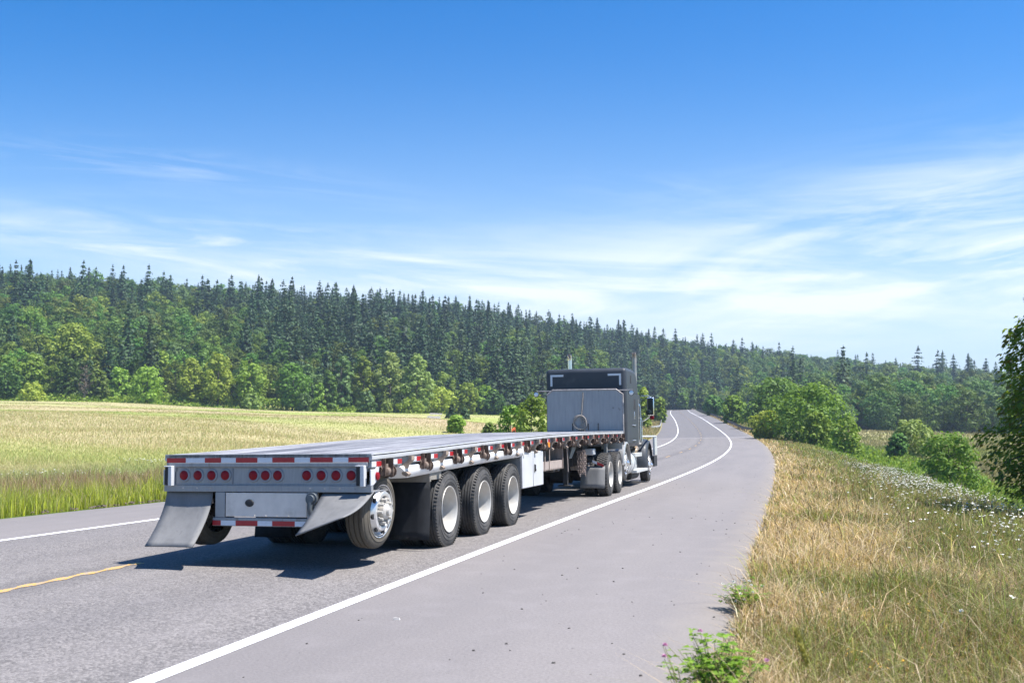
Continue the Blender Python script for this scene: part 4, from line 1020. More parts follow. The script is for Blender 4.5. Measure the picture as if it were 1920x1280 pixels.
# skyline conifers first, then the tallest-looking on the slopes
sky=pick(is_con&(K>.9),120,np.where(K>.9,scl,0));rest=np.setdiff1d(pick(is_con&(K<.9),170,big*(.6+.8*K)),sky)
brd=pick(~is_con&(K<.55),150,big)
solo=set(sky)|set(rest)|set(brd)
for grp,name,lab,group,cat in((sky,'conifer_tree','dark pointed conifer standing on the hill skyline against the sky','conifers on the hill skyline','tree'),
                          (rest,'conifer_tree','dark spired conifer within the dense forest on the hillside','conifers on the hillside','tree'),
                          (brd,'hillside_broadleaf','rounded green broadleaf tree on the lower slope of the forest hill','broadleaf trees on the lower hillside','tree')):
    for i in grp:
        o=link(bpy.data.objects.new(name,(CM if is_con[i] else BM)[var[i]]));o.location=(pts[i,0],pts[i,1],hz[i]-.4);o.rotation_euler=(r.normal()*.035,r.normal()*.035,rotz[i])
        f=scl[i];o.scale=(f*r.uniform(.9,1.15),f*r.uniform(.9,1.15),f);tag(o,lab,cat,group)
# everything else on the hills: one mass of forest, instanced on its own points
others=np.array([i for i in range(len(pts)) if i not in solo])
FM=bpy.data.meshes.new('hillside_forest');FM.vertices.add(len(others));FM.vertices.foreach_set('co',np.c_[pts[others,0],pts[others,1],hz[others]-.4].astype(np.float32).ravel())
for nm,ty,val in(('sort','INT',np.where(is_con[others],var[others],8+var[others]).astype(np.int32)),('turn','FLOAT',rotz[others].astype(np.float32)),('size','FLOAT',scl[others].astype(np.float32))):
    a=FM.attributes.new(nm,ty,'POINT');a.data.foreach_set('value',val)
FO=link(bpy.data.objects.new('hillside_forest',FM));tag(FO,'dense mixed forest covering the hills behind the meadow and field','forest',kind='stuff')
def first_of(me):
    for o in COL.objects:
        if o.type=='MESH' and o.data==me and o.parent is None: return o
    return None
ng=bpy.data.node_groups.new('forest_scatter','GeometryNodeTree');ng.interface.new_socket('Geometry',in_out='INPUT',socket_type='NodeSocketGeometry');ng.interface.new_socket('Geometry',in_out='OUTPUT',socket_type='NodeSocketGeometry')
gi=ng.nodes.new('NodeGroupInput');go=ng.nodes.new('NodeGroupOutput');jn=ng.nodes.new('GeometryNodeJoinGeometry')
def named(n,t):
    q=ng.nodes.new('GeometryNodeInputNamedAttribute');q.data_type=t;q.inputs[0].default_value=n;return q.outputs['Attribute']
so,tu,si=named('sort','INT'),named('turn','FLOAT'),named('size','FLOAT')
cx3=ng.nodes.new('ShaderNodeCombineXYZ');ng.links.new(tu,cx3.inputs[2])
for k,me in enumerate(CM+BM):
    src=first_of(me)
    if src is None: continue
    oi=ng.nodes.new('GeometryNodeObjectInfo');oi.transform_space='ORIGINAL';oi.inputs['Object'].default_value=src;oi.inputs['As Instance'].default_value=True
    cmp=ng.nodes.new('FunctionNodeCompare');cmp.data_type='INT';cmp.operation='EQUAL';ng.links.new(so,cmp.inputs[2]);cmp.inputs[3].default_value=k
    ip=ng.nodes.new('GeometryNodeInstanceOnPoints');ng.links.new(gi.outputs[0],ip.inputs['Points']);ng.links.new(cmp.outputs[0],ip.inputs['Selection']);ng.links.new(oi.outputs['Geometry'],ip.inputs['Instance'])
    ng.links.new(cx3.outputs[0],ip.inputs['Rotation']);ng.links.new(si,ip.inputs['Scale']);ng.links.new(ip.outputs[0],jn.inputs[0])
ng.links.new(jn.outputs[0],go.inputs[0]);FO.modifiers.new('scatter','NODES').node_group=ng
# ---- low thicket along the foot of the woods (left)
r=np.random.default_rng(21);n=26000;u=r.uniform(-60,1210,n);D,v=MB_D[0],0
D=np.interp(u,MB_U,MB_D)+r.uniform(-13,10,n);X=(u-960)/1867.*D;Z=H_xy(X,D);hgt=(.9+1.9*(.5+.5*wav(X,D,.16,2.)))*smooth(D-np.interp(u,MB_U,MB_D),-13,-4)
P=np.c_[X,D,Z+hgt*r.uniform(0,1,n)**.7];V,F=cards(P,r.normal(size=(n,3))+[0,-.4,.9],r.uniform(.35,.95,n),r)
tag(link(bpy.data.objects.new('undergrowth',np_mesh('undergrowth',V,[F],[L_WEED]))),'bright green undergrowth along the foot of the woods beyond the meadow','undergrowth',kind='stuff')
# ---- grass
GRASS=leaf_mat('grass_blades',None,None,.35,attr=True,rough=.7)
def blades(name,X,Y,Z,h,w,colr,label,lean=.35,tip=None,seed=0,cat='grass',jit=.22):
    r=np.random.default_rng(seed);n=len(X);an=r.uniform(0,2*PI,n);ln=h*lean*np.abs(r.normal(size=n));la=r.uniform(0,2*PI,n)
    dx,dy=np.cos(an)*w*.5,np.sin(an)*w*.5;lx,ly=np.cos(la)*ln,np.sin(la)*ln;V=np.empty((n,5,3))
    B=np.c_[X,Y,Z-.02];d=np.c_[dx,dy,0*dx];V[:,0]=B-d;V[:,1]=B+d
    m=np.c_[X+lx*.32,Y+ly*.32,Z+h*.58];V[:,2]=m-d*.8;V[:,3]=m+d*.8;V[:,4]=np.c_[X+lx,Y+ly,Z+h*(1-.25*lean*np.abs(r.normal(size=n)))]
    i=np.arange(n)*5;Q=np.c_[i,i+1,i+3,i+2];T=np.c_[i+2,i+3,i+4]
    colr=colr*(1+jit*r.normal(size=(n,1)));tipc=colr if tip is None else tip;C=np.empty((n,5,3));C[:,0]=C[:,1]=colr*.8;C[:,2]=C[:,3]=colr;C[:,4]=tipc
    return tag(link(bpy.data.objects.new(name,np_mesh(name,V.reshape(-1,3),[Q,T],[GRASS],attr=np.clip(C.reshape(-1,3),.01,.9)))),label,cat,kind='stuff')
def choose(r,n,*cw):
    """rows of colours picked with weights (array per colour)"""
    cols=np.array([c for c,_ in cw]);Wt=np.stack([np.broadcast_to(w,(n,)) for _,w in cw],1);Wt=np.cumsum(Wt/Wt.sum(1,keepdims=True),1);k=(r.uniform(size=(n,1))>Wt).sum(1);return cols[np.clip(k,0,len(cols)-1)]
def visible(X,Y): return (Y>2.6)&(np.abs(X)<Y*.60+2.2)
# right verge
r=np.random.default_rng(31);n=560000;q=r.uniform(0,1,n);D=1/(1/3.2+(1/300.-1/3.2)*q**.92);s_=D-11.2+r.uniform(-1,1,n);t_=ER+.0+r.uniform(0,1,n)**1.05*(6.0)
tr=t_-ER;jag=.07*np.sin(s_*2.3)+.06*np.sin(s_*5.1+1)+.05*np.sin(s_*.8+2);ok=(tr>.02+np.maximum(jag,-.05));X,Y=st_xy(s_,t_);ok&=visible(X,Y);X,Y,s_,t_,tr=X[ok],Y[ok],s_[ok],t_[ok],tr[ok]
Z=height(s_,t_,X,Y);Dd=np.hypot(X,Y);n=len(X);n1=.5+.5*wav(X,Y,1.1,.4);n2=.5+.5*wav(X,Y,.42,2.);n3=.5+.5*wav(X,Y,2.6,1.)
dry=np.clip(1.1-smooth(tr+(n1-.5)*2.4+(n2-.5)*1.2,.7,2.2),.06,1);bare=smooth(n3*n2,.30,.55)*smooth(tr,.5,1.0)*smooth(-tr,-2.6,-1.6)*smooth(-Dd,-13,-9)
k=r.uniform(size=n)>bare*.6;X,Y,Z,s_,t_,tr,Dd,n1,n2,n3,dry=[a[k] for a in(X,Y,Z,s_,t_,tr,Dd,n1,n2,n3,dry)];n=len(X)
pC=smooth(.5+.5*wav(X,Y,2.2,.9),.55,.9);grn=smooth(tr+.8*n2,1.8,4.2)
pA=.5+.5*wav(X,Y,1.9,3.3);pB=.5+.5*wav(X,Y,.75,5.1)
c=choose(r,n,(STRAW*1.5,dry*1.4+.14*pA),(C_(.72,.58,.40),dry*1.1+.06+.22*smooth(pA,.6,.9)),(OLIVE*1.6,(1-dry)*1.15+.08),(BROWN*1.2,.3+.6*n2*(1-dry*.5)),(C_(.165,.225,.055),(.34+.75*smooth(pB,.4,.8)+grn*1.2)*(1-.8*dry)),(C_(.31,.37,.075),.10+.5*smooth(n1,.6,.95)+grn*.75),(C_(.09,.075,.04),.22))
h=(.06+.22*r.uniform(size=n)**1.5+.12*n2*smooth(tr,.8,2.5)+.10*pC)*(.7+.4*smooth(tr,0,.8));h*=np.where(r.uniform(size=n)<.06,1.7,1)
w=np.maximum(.0035,.00062*Dd)*r.uniform(.7,1.4,n)
tipc=np.where((r.uniform(size=n)<.30+.35*smooth(tr,.8,2.2))[:,None],C_(.36,.245,.175)*(1+.2*r.normal(size=(n,1))),c*1.12)
blades('verge_grass',X,Y,Z,h,w,c,'dry straw and olive grass covering the roadside bank on the right',.95,tipc,32)
# left verge and meadow
r=np.random.default_rng(41);n=210000;s_=r.uniform(-16,75,n)**1.0;tl=r.uniform(0,1,n)**1.2*7.;s_=np.r_[s_,r.uniform(75,260,50000)];tl=np.r_[tl,.25+r.uniform(0,1,50000)*8.5];k=(tl>.05+.12*np.abs(np.sin(s_*2.1)+.6*np.sin(s_*5.3)));s_,tl=s_[k],tl[k]
X,Y=st_xy(s_,EL-tl);k=visible(X,Y);X,Y,s_,tl=X[k],Y[k],s_[k],tl[k];n=len(X);Z=height(s_,EL-tl,X,Y);Dd=np.hypot(X,Y);n1=.5+.5*wav(X,Y,.8,.4)
near_=(1-smooth(tl,1.3,3.0))*(1-.85*smooth(s_,70,85));c=choose(r,n,(LIME*1.4,near_*1.5+.05),(C_(.30,.37,.06),near_*.8+.15),(C_(.40,.40,.12),near_*.5+.2),(PALE*1.3,.25+0*tl),(BROWN*1.6,(1-near_)*.8),(PINK*1.3,(1-near_)*.7),(TANF*1.35,.12+.2*n1+1.6*smooth(s_,70,85)))
tipc=np.where((r.uniform(size=n)<.30+.5*(1-near_))[:,None],choose(r,n,(PINK*.95,1.),(BROWN*1.35,.8),(TANF,.7)),c*1.1)
n4=.5+.5*wav(X,Y,1.7,2.6);h=(.30+.40*r.uniform(size=n)+.12*n1)*(.6+.75*n4);h=h*np.where(tl<.6,.40+1.0*tl,1);w=np.maximum(.004,.00042*Dd)*r.uniform(.7,1.5,n)
blades('roadside_grass',X,Y,Z,h,w,c,'tall lime green grass with brown seed heads along the left road edge','.'and .28,tipc,42)
r=np.random.default_rng(51);n=760000;q=r.uniform(0,1,n);Dm=1/(1/15.+(1/262.-1/15.)*q);u=r.uniform(-40,1200,n);X=(u-960)/1867.*Dm+0;Y=Dm;s_,t_=xy_st(X,Y);tl=EL-t_
lim=np.interp(u,MB_U,MB_D)-4;k=(tl>5.2)&(Y<lim);X,Y,s_,tl,u=X[k],Y[k],s_[k],tl[k],u[k];n=len(X);Z=height(s_,EL-tl,X,Y);c=meadow_col(X,Y,tl)*(1.48-.42*smooth(Y,110,230))[:,None]
c=np.where((r.uniform(size=n)<.25)[:,None],c*C_(.75,.95,.7),c);tipc=np.where((r.uniform(size=n)<.35)[:,None],lerp(c,np.tile(C_(.58,.50,.31),(n,1)),np.full(n,.6)),c*1.12)
h=(.14+.19*r.uniform(size=n))*(1-.35*smooth(Y,40,160))*(.85+.3*wav(X,Y,.2))*(.7+.3*(1-smooth(Y,60,220)));w=np.maximum(.006,.00034*Y)*r.uniform(.7,1.5,n)
blades('meadow_grass',X,Y,Z,h,w,c,'pale tan and green meadow grass filling the field left of the road',.4,tipc,52,jit=.10)
# right field, thin
r=np.random.default_rng(55);n=60000;Dm=1/(1/48.+(1/268.-1/48.)*r.uniform(0,1,n));u=r.uniform(1560,1960,n);X=(u-960)/1867.*Dm;Y=Dm;s_,t_=xy_st(X,Y);k=(t_-ER>17);X,Y,s_,t_=X[k],Y[k],s_[k],t_[k];n=len(X)
Z=height(s_,t_,X,Y);c=lerp(TANF*.9,C_(.22,.26,.08),smooth(wav(X,Y,.05,1.)*.5+.5,.3,.8));blades('field_grass',X,Y,Z,.35+.3*r.uniform(size=n),np.maximum(.015,.0009*Y),c,'tan and green grass of the flat field beyond the right bank',.3,None,56)
# bright weeds and brambles on the slope below the bank
r=np.random.default_rng(61);n=120000;q=r.uniform(0,1,n);D=1/(1/9.+(1/210.-1/9.)*q);s_=D-11.2+r.uniform(-2,2,n);t_=ER+4.9+r.uniform(0,1,n)**.8*13.;X,Y=st_xy(s_,t_);k=visible(X,Y);X,Y,s_,t_=X[k],Y[k],s_[k],t_[k];n=len(X);Z=height(s_,t_,X,Y);tr=t_-ER;Dd=np.hypot(X,Y)
mound=(.25+.85*(.5+.5*wav(X,Y,.75,3.))*(.4+.6*(.5+.5*wav(X,Y,.22,1.))))*smooth(tr,4.7,7.5)+.12
P=np.c_[X,Y,Z+mound*r.uniform(0,1,n)**.55];sz=np.maximum(.05,.0024*Dd)*r.uniform(.7,1.5,n);V,F=cards(P,r.normal(size=(n,3))*.8+[0,0,.9],sz,r)
tag(link(bpy.data.objects.new('bramble_weeds',np_mesh('bramble_weeds',V,[F],[L_WEED]))),'bright green brambles and weeds on the slope below the right bank','weeds',kind='stuff')
k=r.uniform(size=n)<.4;nb=k.sum();blades('slope_grass',X[k],Y[k],Z[k],mound[k]*r.uniform(.7,1.35,nb)+.12,np.maximum(.006,.0009*Dd[k]),choose(r,nb,(C_(.26,.36,.05),1.),(C_(.14,.24,.04),.8),(C_(.36,.36,.12),.5)),'fresh green grass among the weeds on the right slope',.35,None,63)
# ---- flowers
YW=M('white_petals',(.74,.73,.66),.7,0,.08,30);YC=M('yellow_petals',(.75,.42,.03),.7,0,.1,30);STEM=M('flower_stem',(.14,.17,.06),.8,0,.2,10)
def flowers(name,X,Y,Z,h,rad,mat,label,seed,n=6):
    r=np.random.default_rng(seed);m=len(X);V=[];F=[];M_=[]
    lx,ly=r.normal(size=m)*h*.12,r.normal(size=m)*h*.12;w=np.maximum(.0018,.00012*np.hypot(X,Y))
    B=np.stack([np.c_[X-w,Y,Z],np.c_[X+w,Y,Z],np.c_[X+lx+w*.7,Y+ly,Z+h],np.c_[X+lx-w*.7,Y+ly,Z+h]],1)
    Vs=[B.reshape(-1,3)];Fs=[np.arange(m*4).reshape(m,4)];mi=[np.ones(m)];off=m*4
    for j in range(n):   # several small florets make up one flat head
        a=r.uniform(0,2*PI,m);rr_=rad*np.sqrt(r.uniform(0,1,m))*.8;C=np.c_[X+lx+np.cos(a)*rr_,Y+ly+np.sin(a)*rr_,Z+h+r.normal(size=m)*rad*.12]
        v,f=cards(C,r.normal(size=(m,3))*.35+[0,0,1],rad*r.uniform(.7,1.1,m),r,.9);Vs.append(v);Fs.append(f+off);mi.append(np.zeros(m));off+=len(v)
    me=np_mesh(name,np.concatenate(Vs),[np.concatenate(Fs)],[mat,STEM],midx=np.concatenate(mi));return tag(link(bpy.data.objects.new(name,me)),label,'flowers',kind='stuff')
r=np.random.default_rng(71);S_=[];T_=[]
for n_,s0,s1,t0,t1 in((2400,7,42,3.2,5.2),(420,3,26,2.6,4.8),(120,-6,20,1.6,4.8),(260,30,75,3.4,5.0)):
    S_.append(s0+(s1-s0)*r.uniform(0,1,n_));T_.append(ER+r.uniform(t0,t1,n_)+.25*r.normal(size=n_))
S_,T_=np.concatenate(S_),np.concatenate(T_);X,Y=st_xy(S_,T_);cl=.5+.5*wav(X,Y,.8,2.2);k=(r.uniform(size=len(X))<.25+.75*smooth(cl,.3,.7))&visible(X,Y);X,Y,S_,T_=X[k],Y[k],S_[k],T_[k]
flowers('yarrow_flowers',X,Y,height(S_,T_,X,Y),.30+.22*r.uniform(size=len(X)),.021+.013*r.uniform(size=len(X)),YW,'white flat-headed wild flowers scattered along the brow of the right bank',72)
sx_=[];sy_=[]
for u,v,D,n_ in((1615,1218,6.4,12),(1660,1225,6.3,10),(1595,1090,8.4,9),(1730,1100,8.2,5),(1620,990,11.5,7),(1745,1165,7,4)):
    p_=at(u,v,D);sx_+=list(p_[0]+r.normal(size=n_)*.09);sy_+=list(p_[1]+r.normal(size=n_)*.12)
X,Y=np.array(sx_),np.array(sy_);flowers('yellow_flowers',X,Y,H_xy(X,Y),.10+.12*r.uniform(size=len(X)),.012+0*X,YC,'small yellow wild flowers among the dry grass of the right bank',74,5)
r=np.random.default_rng(75);sx_=[];sy_=[]
for u,v,D,n_,sp in((95,858,32,55,1.6),(20,856,33,18,1.2),(150,852,34,12,1.),(300,836,44,40,1.2),(395,833,46,90,2.2),(205,855,33,10,1.),(455,825,50,14,1.5)):
    p_=at(u,v,D);sx_+=list(p_[0]+r.normal(size=n_)*sp);sy_+=list(p_[1]+r.normal(size=n_)*sp*.5)
X,Y=np.array(sx_),np.array(sy_);s_,t_=xy_st(X,Y);k=t_<EL-3;X,Y=X[k],Y[k];flowers('meadow_flowers',X,Y,H_xy(X,Y),.40+.12*r.uniform(size=len(X)),.030+.012*r.uniform(size=len(X)),YW,'patches of white flowers in the left meadow behind the lime grass',76,4)
# ------------------------------------------------------------------ single plants close to the camera
def leaf_shape(C,dirv,nrm,L,Wd):
    """folded pointed leaf, 6 vertices, 4 faces"""
    n=len(C);t=dirv/np.linalg.norm(dirv,axis=1,keepdims=True);b=np.cross(nrm,t);b/=np.linalg.norm(b,axis=1,keepdims=True)+1e-9;nn=np.cross(t,b)
    L=np.asarray(L)[:,None];Wd=np.asarray(Wd)[:,None];V=np.empty((n,6,3))
    V[:,0]=C;V[:,1]=C+t*L*.38+b*Wd*.5+nn*Wd*.16;V[:,2]=C+t*L*.38-b*Wd*.5+nn*Wd*.16;V[:,3]=C+t*L*.45;V[:,4]=C+t*L*.75+nn*L*(-.04);V[:,5]=C+t*L-nn*L*.12
    V[:,1]+=0;i=np.arange(n)*6
    return V.reshape(-1,3),np.concatenate([np.c_[i,i+1,i+3],np.c_[i,i+3,i+2],np.c_[i+1,i+5,i+3],np.c_[i+3,i+5,i+2]])
# tree at the right edge
X0,Y0=at(2012,900,21.)[:2];Z0=float(H_xy([X0],[Y0])[0]);ct=empty('cherry_tree',Matrix.Translation((X0,Y0,Z0)));tag(ct,'near leafy tree with layered drooping branches at the right photo edge','tree')
r=np.random.default_rng(81);b=MB();Ht=6.5
tp=[(0,0,-.4),(.05,.0,1.2),(.0,.06,2.6),(-.06,.02,4.),(.02,-.04,5.4),(0,0,6.6),(.03,0,Ht)];b.tube(tp,[.17,.14,.12,.09,.06,.035,.012],10)
LC=[];LD=[];LN=[];TIP=[]
for k in range(120):
    f=(k+.5)/120;z=1.0+(Ht-1.2)*f;an=k*2.39996+r.uniform(-.3,.3);Rm=(1.95*(1-f)**.66*(.55+.45*min(1,f*5)))*r.uniform(.72,1.12)+.12
    q=np.linspace(0,1,7);dr=np.array([math.cos(an),math.sin(an),0]);side=np.array([-dr[1],dr[0],0]);base=np.array([0,0,z]);bend=r.normal()*.25
    P=base+np.outer(q*Rm,dr)+np.outer(bend*q*q*Rm*.5,side);P[:,2]+=Rm*(.42*q-.50*q*q)+r.normal()*.03
    b.tube(P,[.028*(1-.85*x)*(1.2-f*.7) for x in q],5)
    nl=int(55+92*Rm)
    for j in range(nl):
        a=r.uniform(.14,1.02)**.8;p0=np.array([np.interp(a,q,P[:,i]) for i in range(3)]);sd=r.choice([-1,1]);off=r.uniform(.0,.55)*(1-.45*a)*Rm*.42
        c=p0+side*sd*off+dr*off*.5+np.array([0,0,-.10*off-.02]);LC.append(c+r.normal(size=3)*[.06,.06,.11]);d=dr*.65+side*sd*r.uniform(.1,1.)+np.array([0,0,-r.uniform(.15,.75)]);LD.append(d);LN.append(np.array([0,0,1])+r.normal(size=3)*.35);TIP.append(a>.93 and r.uniform()<.55)
b.build('trunk',BARK,ct,smooth=60)
LC,LD,LN,TIP=np.array(LC),np.array(LD),np.array(LN),np.array(TIP);V,F=leaf_shape(LC,LD,LN,r.uniform(.10,.17,len(LC)),r.uniform(.055,.085,len(LC)))
mi=np.tile(TIP.astype(int),4);link(bpy.data.objects.new('crown',np_mesh('cherry_leaves',V,[F],[L_NEAR,L_TIP],midx=mi)),ct)
# red clover at the pavement edge
CLV=leaf_mat('clover_leaf',(.11,.22,.02),(.25,.40,.05),.4,0,0);PINKF=M('pink_clover_petals',(.62,.30,.48),.7,0,.2,60)
def clover(u,v,D,label,n_st,hmin,hmax,spread,flow,seed,leafL=.028,fcol=None,name='clover_plant',tilt=(0,0)):
    X,Y=at(u,v,D)[:2];Z=float(H_xy([X],[Y])[0]);rt=empty(name,Matrix.Translation((X,Y,Z)));tag(rt,label,'plant')
    r=np.random.default_rng(seed);b=MB();C=[];Dv=[];Nv=[];heads=[]
    for k in range(n_st):
        an=r.uniform(0,2*PI);h=r.uniform(hmin,hmax);L=spread*r.uniform(.2,1)*.9;bx=np.array([math.cos(an),math.sin(an),0])*spread*.25*r.uniform()
        tipp=np.array([math.cos(an)*L+tilt[0]*h,math.sin(an)*L+tilt[1]*h,h]);mid=bx*.5+tipp*.5+np.array([0,0,h*.16]);pts=[bx+np.array([0,0,-.02]),bx*.7+mid*.3+[0,0,h*.06],mid,tipp]
        b.tube(pts,[.0028,.0026,.0022,.0016],5)
        for j in range(r.integers(3,6)):
            a=r.uniform(.35,1);p0=pts[1]*(1-a)+tipp*a if a<.9 else tipp;c0=p0+r.normal(size=3)*[.02,.02,.012];a0=r.uniform(0,2*PI);up=np.array([r.normal()*.35,r.normal()*.35,1.])
            for m_ in range(3):
                aa=a0+2*PI*m_/3;C.append(c0);Dv.append([math.cos(aa),math.sin(aa),r.uniform(-.1,.35)]);Nv.append(up)
        if k<flow: heads.append(tipp+np.array([0,0,.012]))
    b.build('stem',M('clover_stem',(.22,.22,.09),.8,0,.2,20),rt,smooth=60)
    V,F=leaf_shape(np.array(C),np.array(Dv),np.array(Nv),np.random.default_rng(seed+1).uniform(leafL*.75,leafL*1.3,len(C)),np.full(len(C),leafL*.72))
    link(bpy.data.objects.new('foliage',np_mesh('clover_leaves',V,[F],[CLV])),rt)
    for p_ in heads:
        n=60;d=r.normal(size=(n,3));d/=np.linalg.norm(d,axis=1,keepdims=True);d[:,2]=np.abs(d[:,2])*1.0-.25;v,f=leaf_shape(p_+d*.004,d,r.normal(size=(n,3)),np.full(n,.013),np.full(n,.006));link(bpy.data.objects.new('flower_head',np_mesh('clover_head',v,[f],[fcol or PINKF])),rt)
    return rt
clover(1345,1290,5.55,'bushy green clover with pink flower heads overhanging the shoulder in the bottom foreground',95,.14,.40,.30,2,91,.040)
clover(1283,1300,5.35,'thin straggling clover stem with two pink heads at the bottom left of the bushy clover',6,.22,.42,.06,2,94,.022,tilt=(-.25,0))
clover(1396,1112,8.5,'low clover clump with white flower heads at the pavement edge',46,.10,.26,.24,12,97,.030,fcol=YW)
# one tall seeding grass stalk
X,Y=at(1552,1290,5.3)[:2];Z=float(H_xy([X],[Y])[0]);b=MB();P=[np.array([0,0,-.02]),np.array([-.02,.02,.15]),np.array([-.06,.05,.32]),np.array([-.13,.12,.50])]
b.tube(P,[.004,.0035,.003,.002],6);r=np.random.default_rng(99)
sv_=b.build('grass_stalk',M('grass_stalk_stem',(.30,.30,.08),.8,0,.2,20),smooth=60);sv_.location=(X,Y,Z);tag(sv_,'single tall yellow-green seeding grass stalk leaning left in the foreground bank','grass stalk')
C=[];Dv=[]
for k in range(420):
    a=r.uniform(.25,1);p0=P[1]*(1-a)+P[3]*a if a>.5 else P[1]*(1-a)+P[2]*a;C.append(p0+r.normal(size=3)*.007);Dv.append([-.2+r.normal()*.35,.2+r.normal()*.35,1])
v,f=leaf_shape(np.array(C),np.array(Dv,float),r.normal(size=(len(C),3)),r.uniform(.02,.05,len(C)),np.full(len(C),.006));link(bpy.data.objects.new('seed_head',np_mesh('grass_seed',v,[f],[leaf_mat('seed_husk',(.24,.23,.05),(.42,.38,.10),.3,0,0)])),sv_)
# stone chips and grit on the shoulder
def stones(name,n,fn,mat,label,rmin,rmax,seed,cat='gravel'):
    r=np.random.default_rng(seed);b=MB()
    for k in range(n):
        s_,t_=fn(r);x,y=st_xy(s_,t_);z=float(road_z(s_,t_));R=r.uniform(rmin,rmax);V=[]
        for i in range(6):
            for zz,rr_ in((0,1),(.7,.75)):
                a=i*PI/3+r.uniform(-.2,.2);V.append((x+math.cos(a)*R*rr_*r.uniform(.8,1.2),y+math.sin(a)*R*rr_*r.uniform(.6,1.1),z+R*zz*r.uniform(.7,1.2)))
        F=[(2*i,2*((i+1)%6),2*((i+1)%6)+1,2*i+1) for i in range(6)]+[tuple(range(1,12,2))];b.add(V,F)
    return tag(b.build(name,mat,smooth=0),label,cat,kind='stuff')
stones('shoulder_grit',260,lambda r:(-9+r.uniform()**1.4*60,LW+.3+r.uniform()**.8*2.9),M('dark_grit',(.06,.055,.05),.9,0,.4,30),'dark grit scattered over the right road shoulder',.005,.013,101)
stones('edge_gravel',900,lambda r:(-9+r.uniform()**1.3*60,ER-.02+abs(r.normal())*.16),M('grey_edge_gravel',(.30,.27,.24),.9,0,.4,20),'grey gravel crumbs along the right pavement edge',.006,.02,102)
stones('left_edge_gravel',500,lambda r:(-2+r.uniform()*60,EL-.02-abs(r.normal())*.1),M('brown_edge_gravel',(.12,.095,.075),.9,0,.4,20),'brown soil crumbs along the left pavement edge',.012,.05,103)
xc,yc=at(743,1183,8.1)[:2];s0,t0=xy_st([xc],[yc]);b=MB();b.add([(-.03,-.012,0),(.028,-.016,0),(.032,.012,0),(-.02,.016,0),(-.024,-.008,.017),(.02,-.01,.02),(.024,.008,.016),(-.016,.01,.018)],[(0,3,2,1),(4,5,6,7),(0,1,5,4),(1,2,6,5),(2,3,7,6),(3,0,4,7)])
st=b.build('stone_chip',M('pale_stone',(.42,.40,.38),.8,0,.2,30),smooth=0);st.location=(xc,yc,float(road_z(s0,t0)[0])+.001);tag(st,'single pale stone chip lying on the grey shoulder in the foreground','stone')
# ------------------------------------------------------------------ guardrails
GALV=M('weathered_guardrail',(.17,.16,.155),.7,.2,.25,3,(1,1,.3),dirt=(.09,.07,.055),dscale=1.5,dth=(.45,.7));POST=M('guardrail_post_timber',(.13,.10,.08),.9,0,.3,4)
PALEG=M('galvanised_rail',(.52,.52,.50),.5,.3,.1,3)
def guardrail(label,s0,s1,tf,mat,flare):
    rt=empty('guardrail',Matrix.Translation((*st_xy(s0,tf),float(road_z(s0,tf)))));tag(rt,label,'guardrail')
    inv=rt.matrix_world.inverted();b=MB();prof=[(.0,.40),(.04,.46),(.04,.50),(-.02,.56),(.04,.62),(.04,.66),(.0,.72),(-.025,.70),(.015,.64),(-.05,.56),(.015,.48),(-.025,.42)]
    sv=np.arange(s0,s1,3.);V=[];F=[];k=len(prof)
    for s_ in sv:
        o_=flare*max(0,1-(s_-s0)/9.)**2
        for a,z in prof:
            t_=tf+o_+(a if tf<0 else -a);x,y=st_xy(s_,t_);V.append(tuple(inv@Vector((float(x),float(y),float(road_z(s_,t_))+z))))
    for i in range(len(sv)-1):
        for j in range(k): F.append((i*k+j,i*k+(j+1)%k,(i+1)*k+(j+1)%k,(i+1)*k+j))
    b.add(V,F);b.build('rail',mat,rt,smooth=50)
    pb=MB();pb.box(-.08,.08,-.08,.08,-.5,.74);pm=pb.mesh('guardrail_post',POST,0)
    for s_ in np.arange(s0+1,s1,4.):
        o_=flare*max(0,1-(s_-s0)/9.)**2;t_=tf+o_+(.14 if tf>0 else -.14);x,y=st_xy(s_,t_);p_=link(bpy.data.objects.new('post',pm),rt);p_.location=inv@Vector((float(x),float(y),float(road_z(s_,t_))))
guardrail('dark weathered guardrail along the right road edge before the crest',150,430,ER+.25,GALV,.9)
guardrail('pale guardrail with a flared end on the left road edge beyond the truck',176,430,EL-.25,PALEG,-1.5)
# ------------------------------------------------------------------ camera, light, sky, air
cam=bpy.data.cameras.new('camera');co=link(bpy.data.objects.new('camera',cam));cam.lens=35.0;cam.sensor_width=36;cam.sensor_fit='HORIZONTAL';cam.clip_end=6000;cam.clip_start=.1
co.location=(0,0,0);co.rotation_euler=(PI/2+CAMPITCH,0,0);SC.camera=co
cam.dof.use_dof=True;cam.dof.focus_distance=19.;cam.dof.aperture_fstop=3.2
SUN_AZ,SUN_EL=math.radians(104.),math.radians(62.5)
sd=Vector((math.sin(SUN_AZ)*math.cos(SUN_EL),math.cos(SUN_AZ)*math.cos(SUN_EL),math.sin(SUN_EL)))
sl_=bpy.data.lights.new('sun','SUN');sl_.energy=5.0;sl_.angle=math.radians(.53);sl_.color=(1,.955,.89);so_=link(bpy.data.objects.new('sun',sl_));so_.rotation_euler=sd.to_track_quat('Z','Y').to_euler();so_.location=(40,-20,60)
w=bpy.data.worlds.new('World');SC.world=w;w.use_nodes=True;nt=NT(w.node_tree);bg=w.node_tree.nodes['Background']
sk=nt.new('ShaderNodeTexSky',sky_type='NISHITA');sk.sun_disc=False;sk.sun_elevation=SUN_EL;sk.sun_rotation=SUN_AZ;sk.altitude=60;sk.air_density=1.0;sk.dust_density=.9;sk.ozone_density=2.2
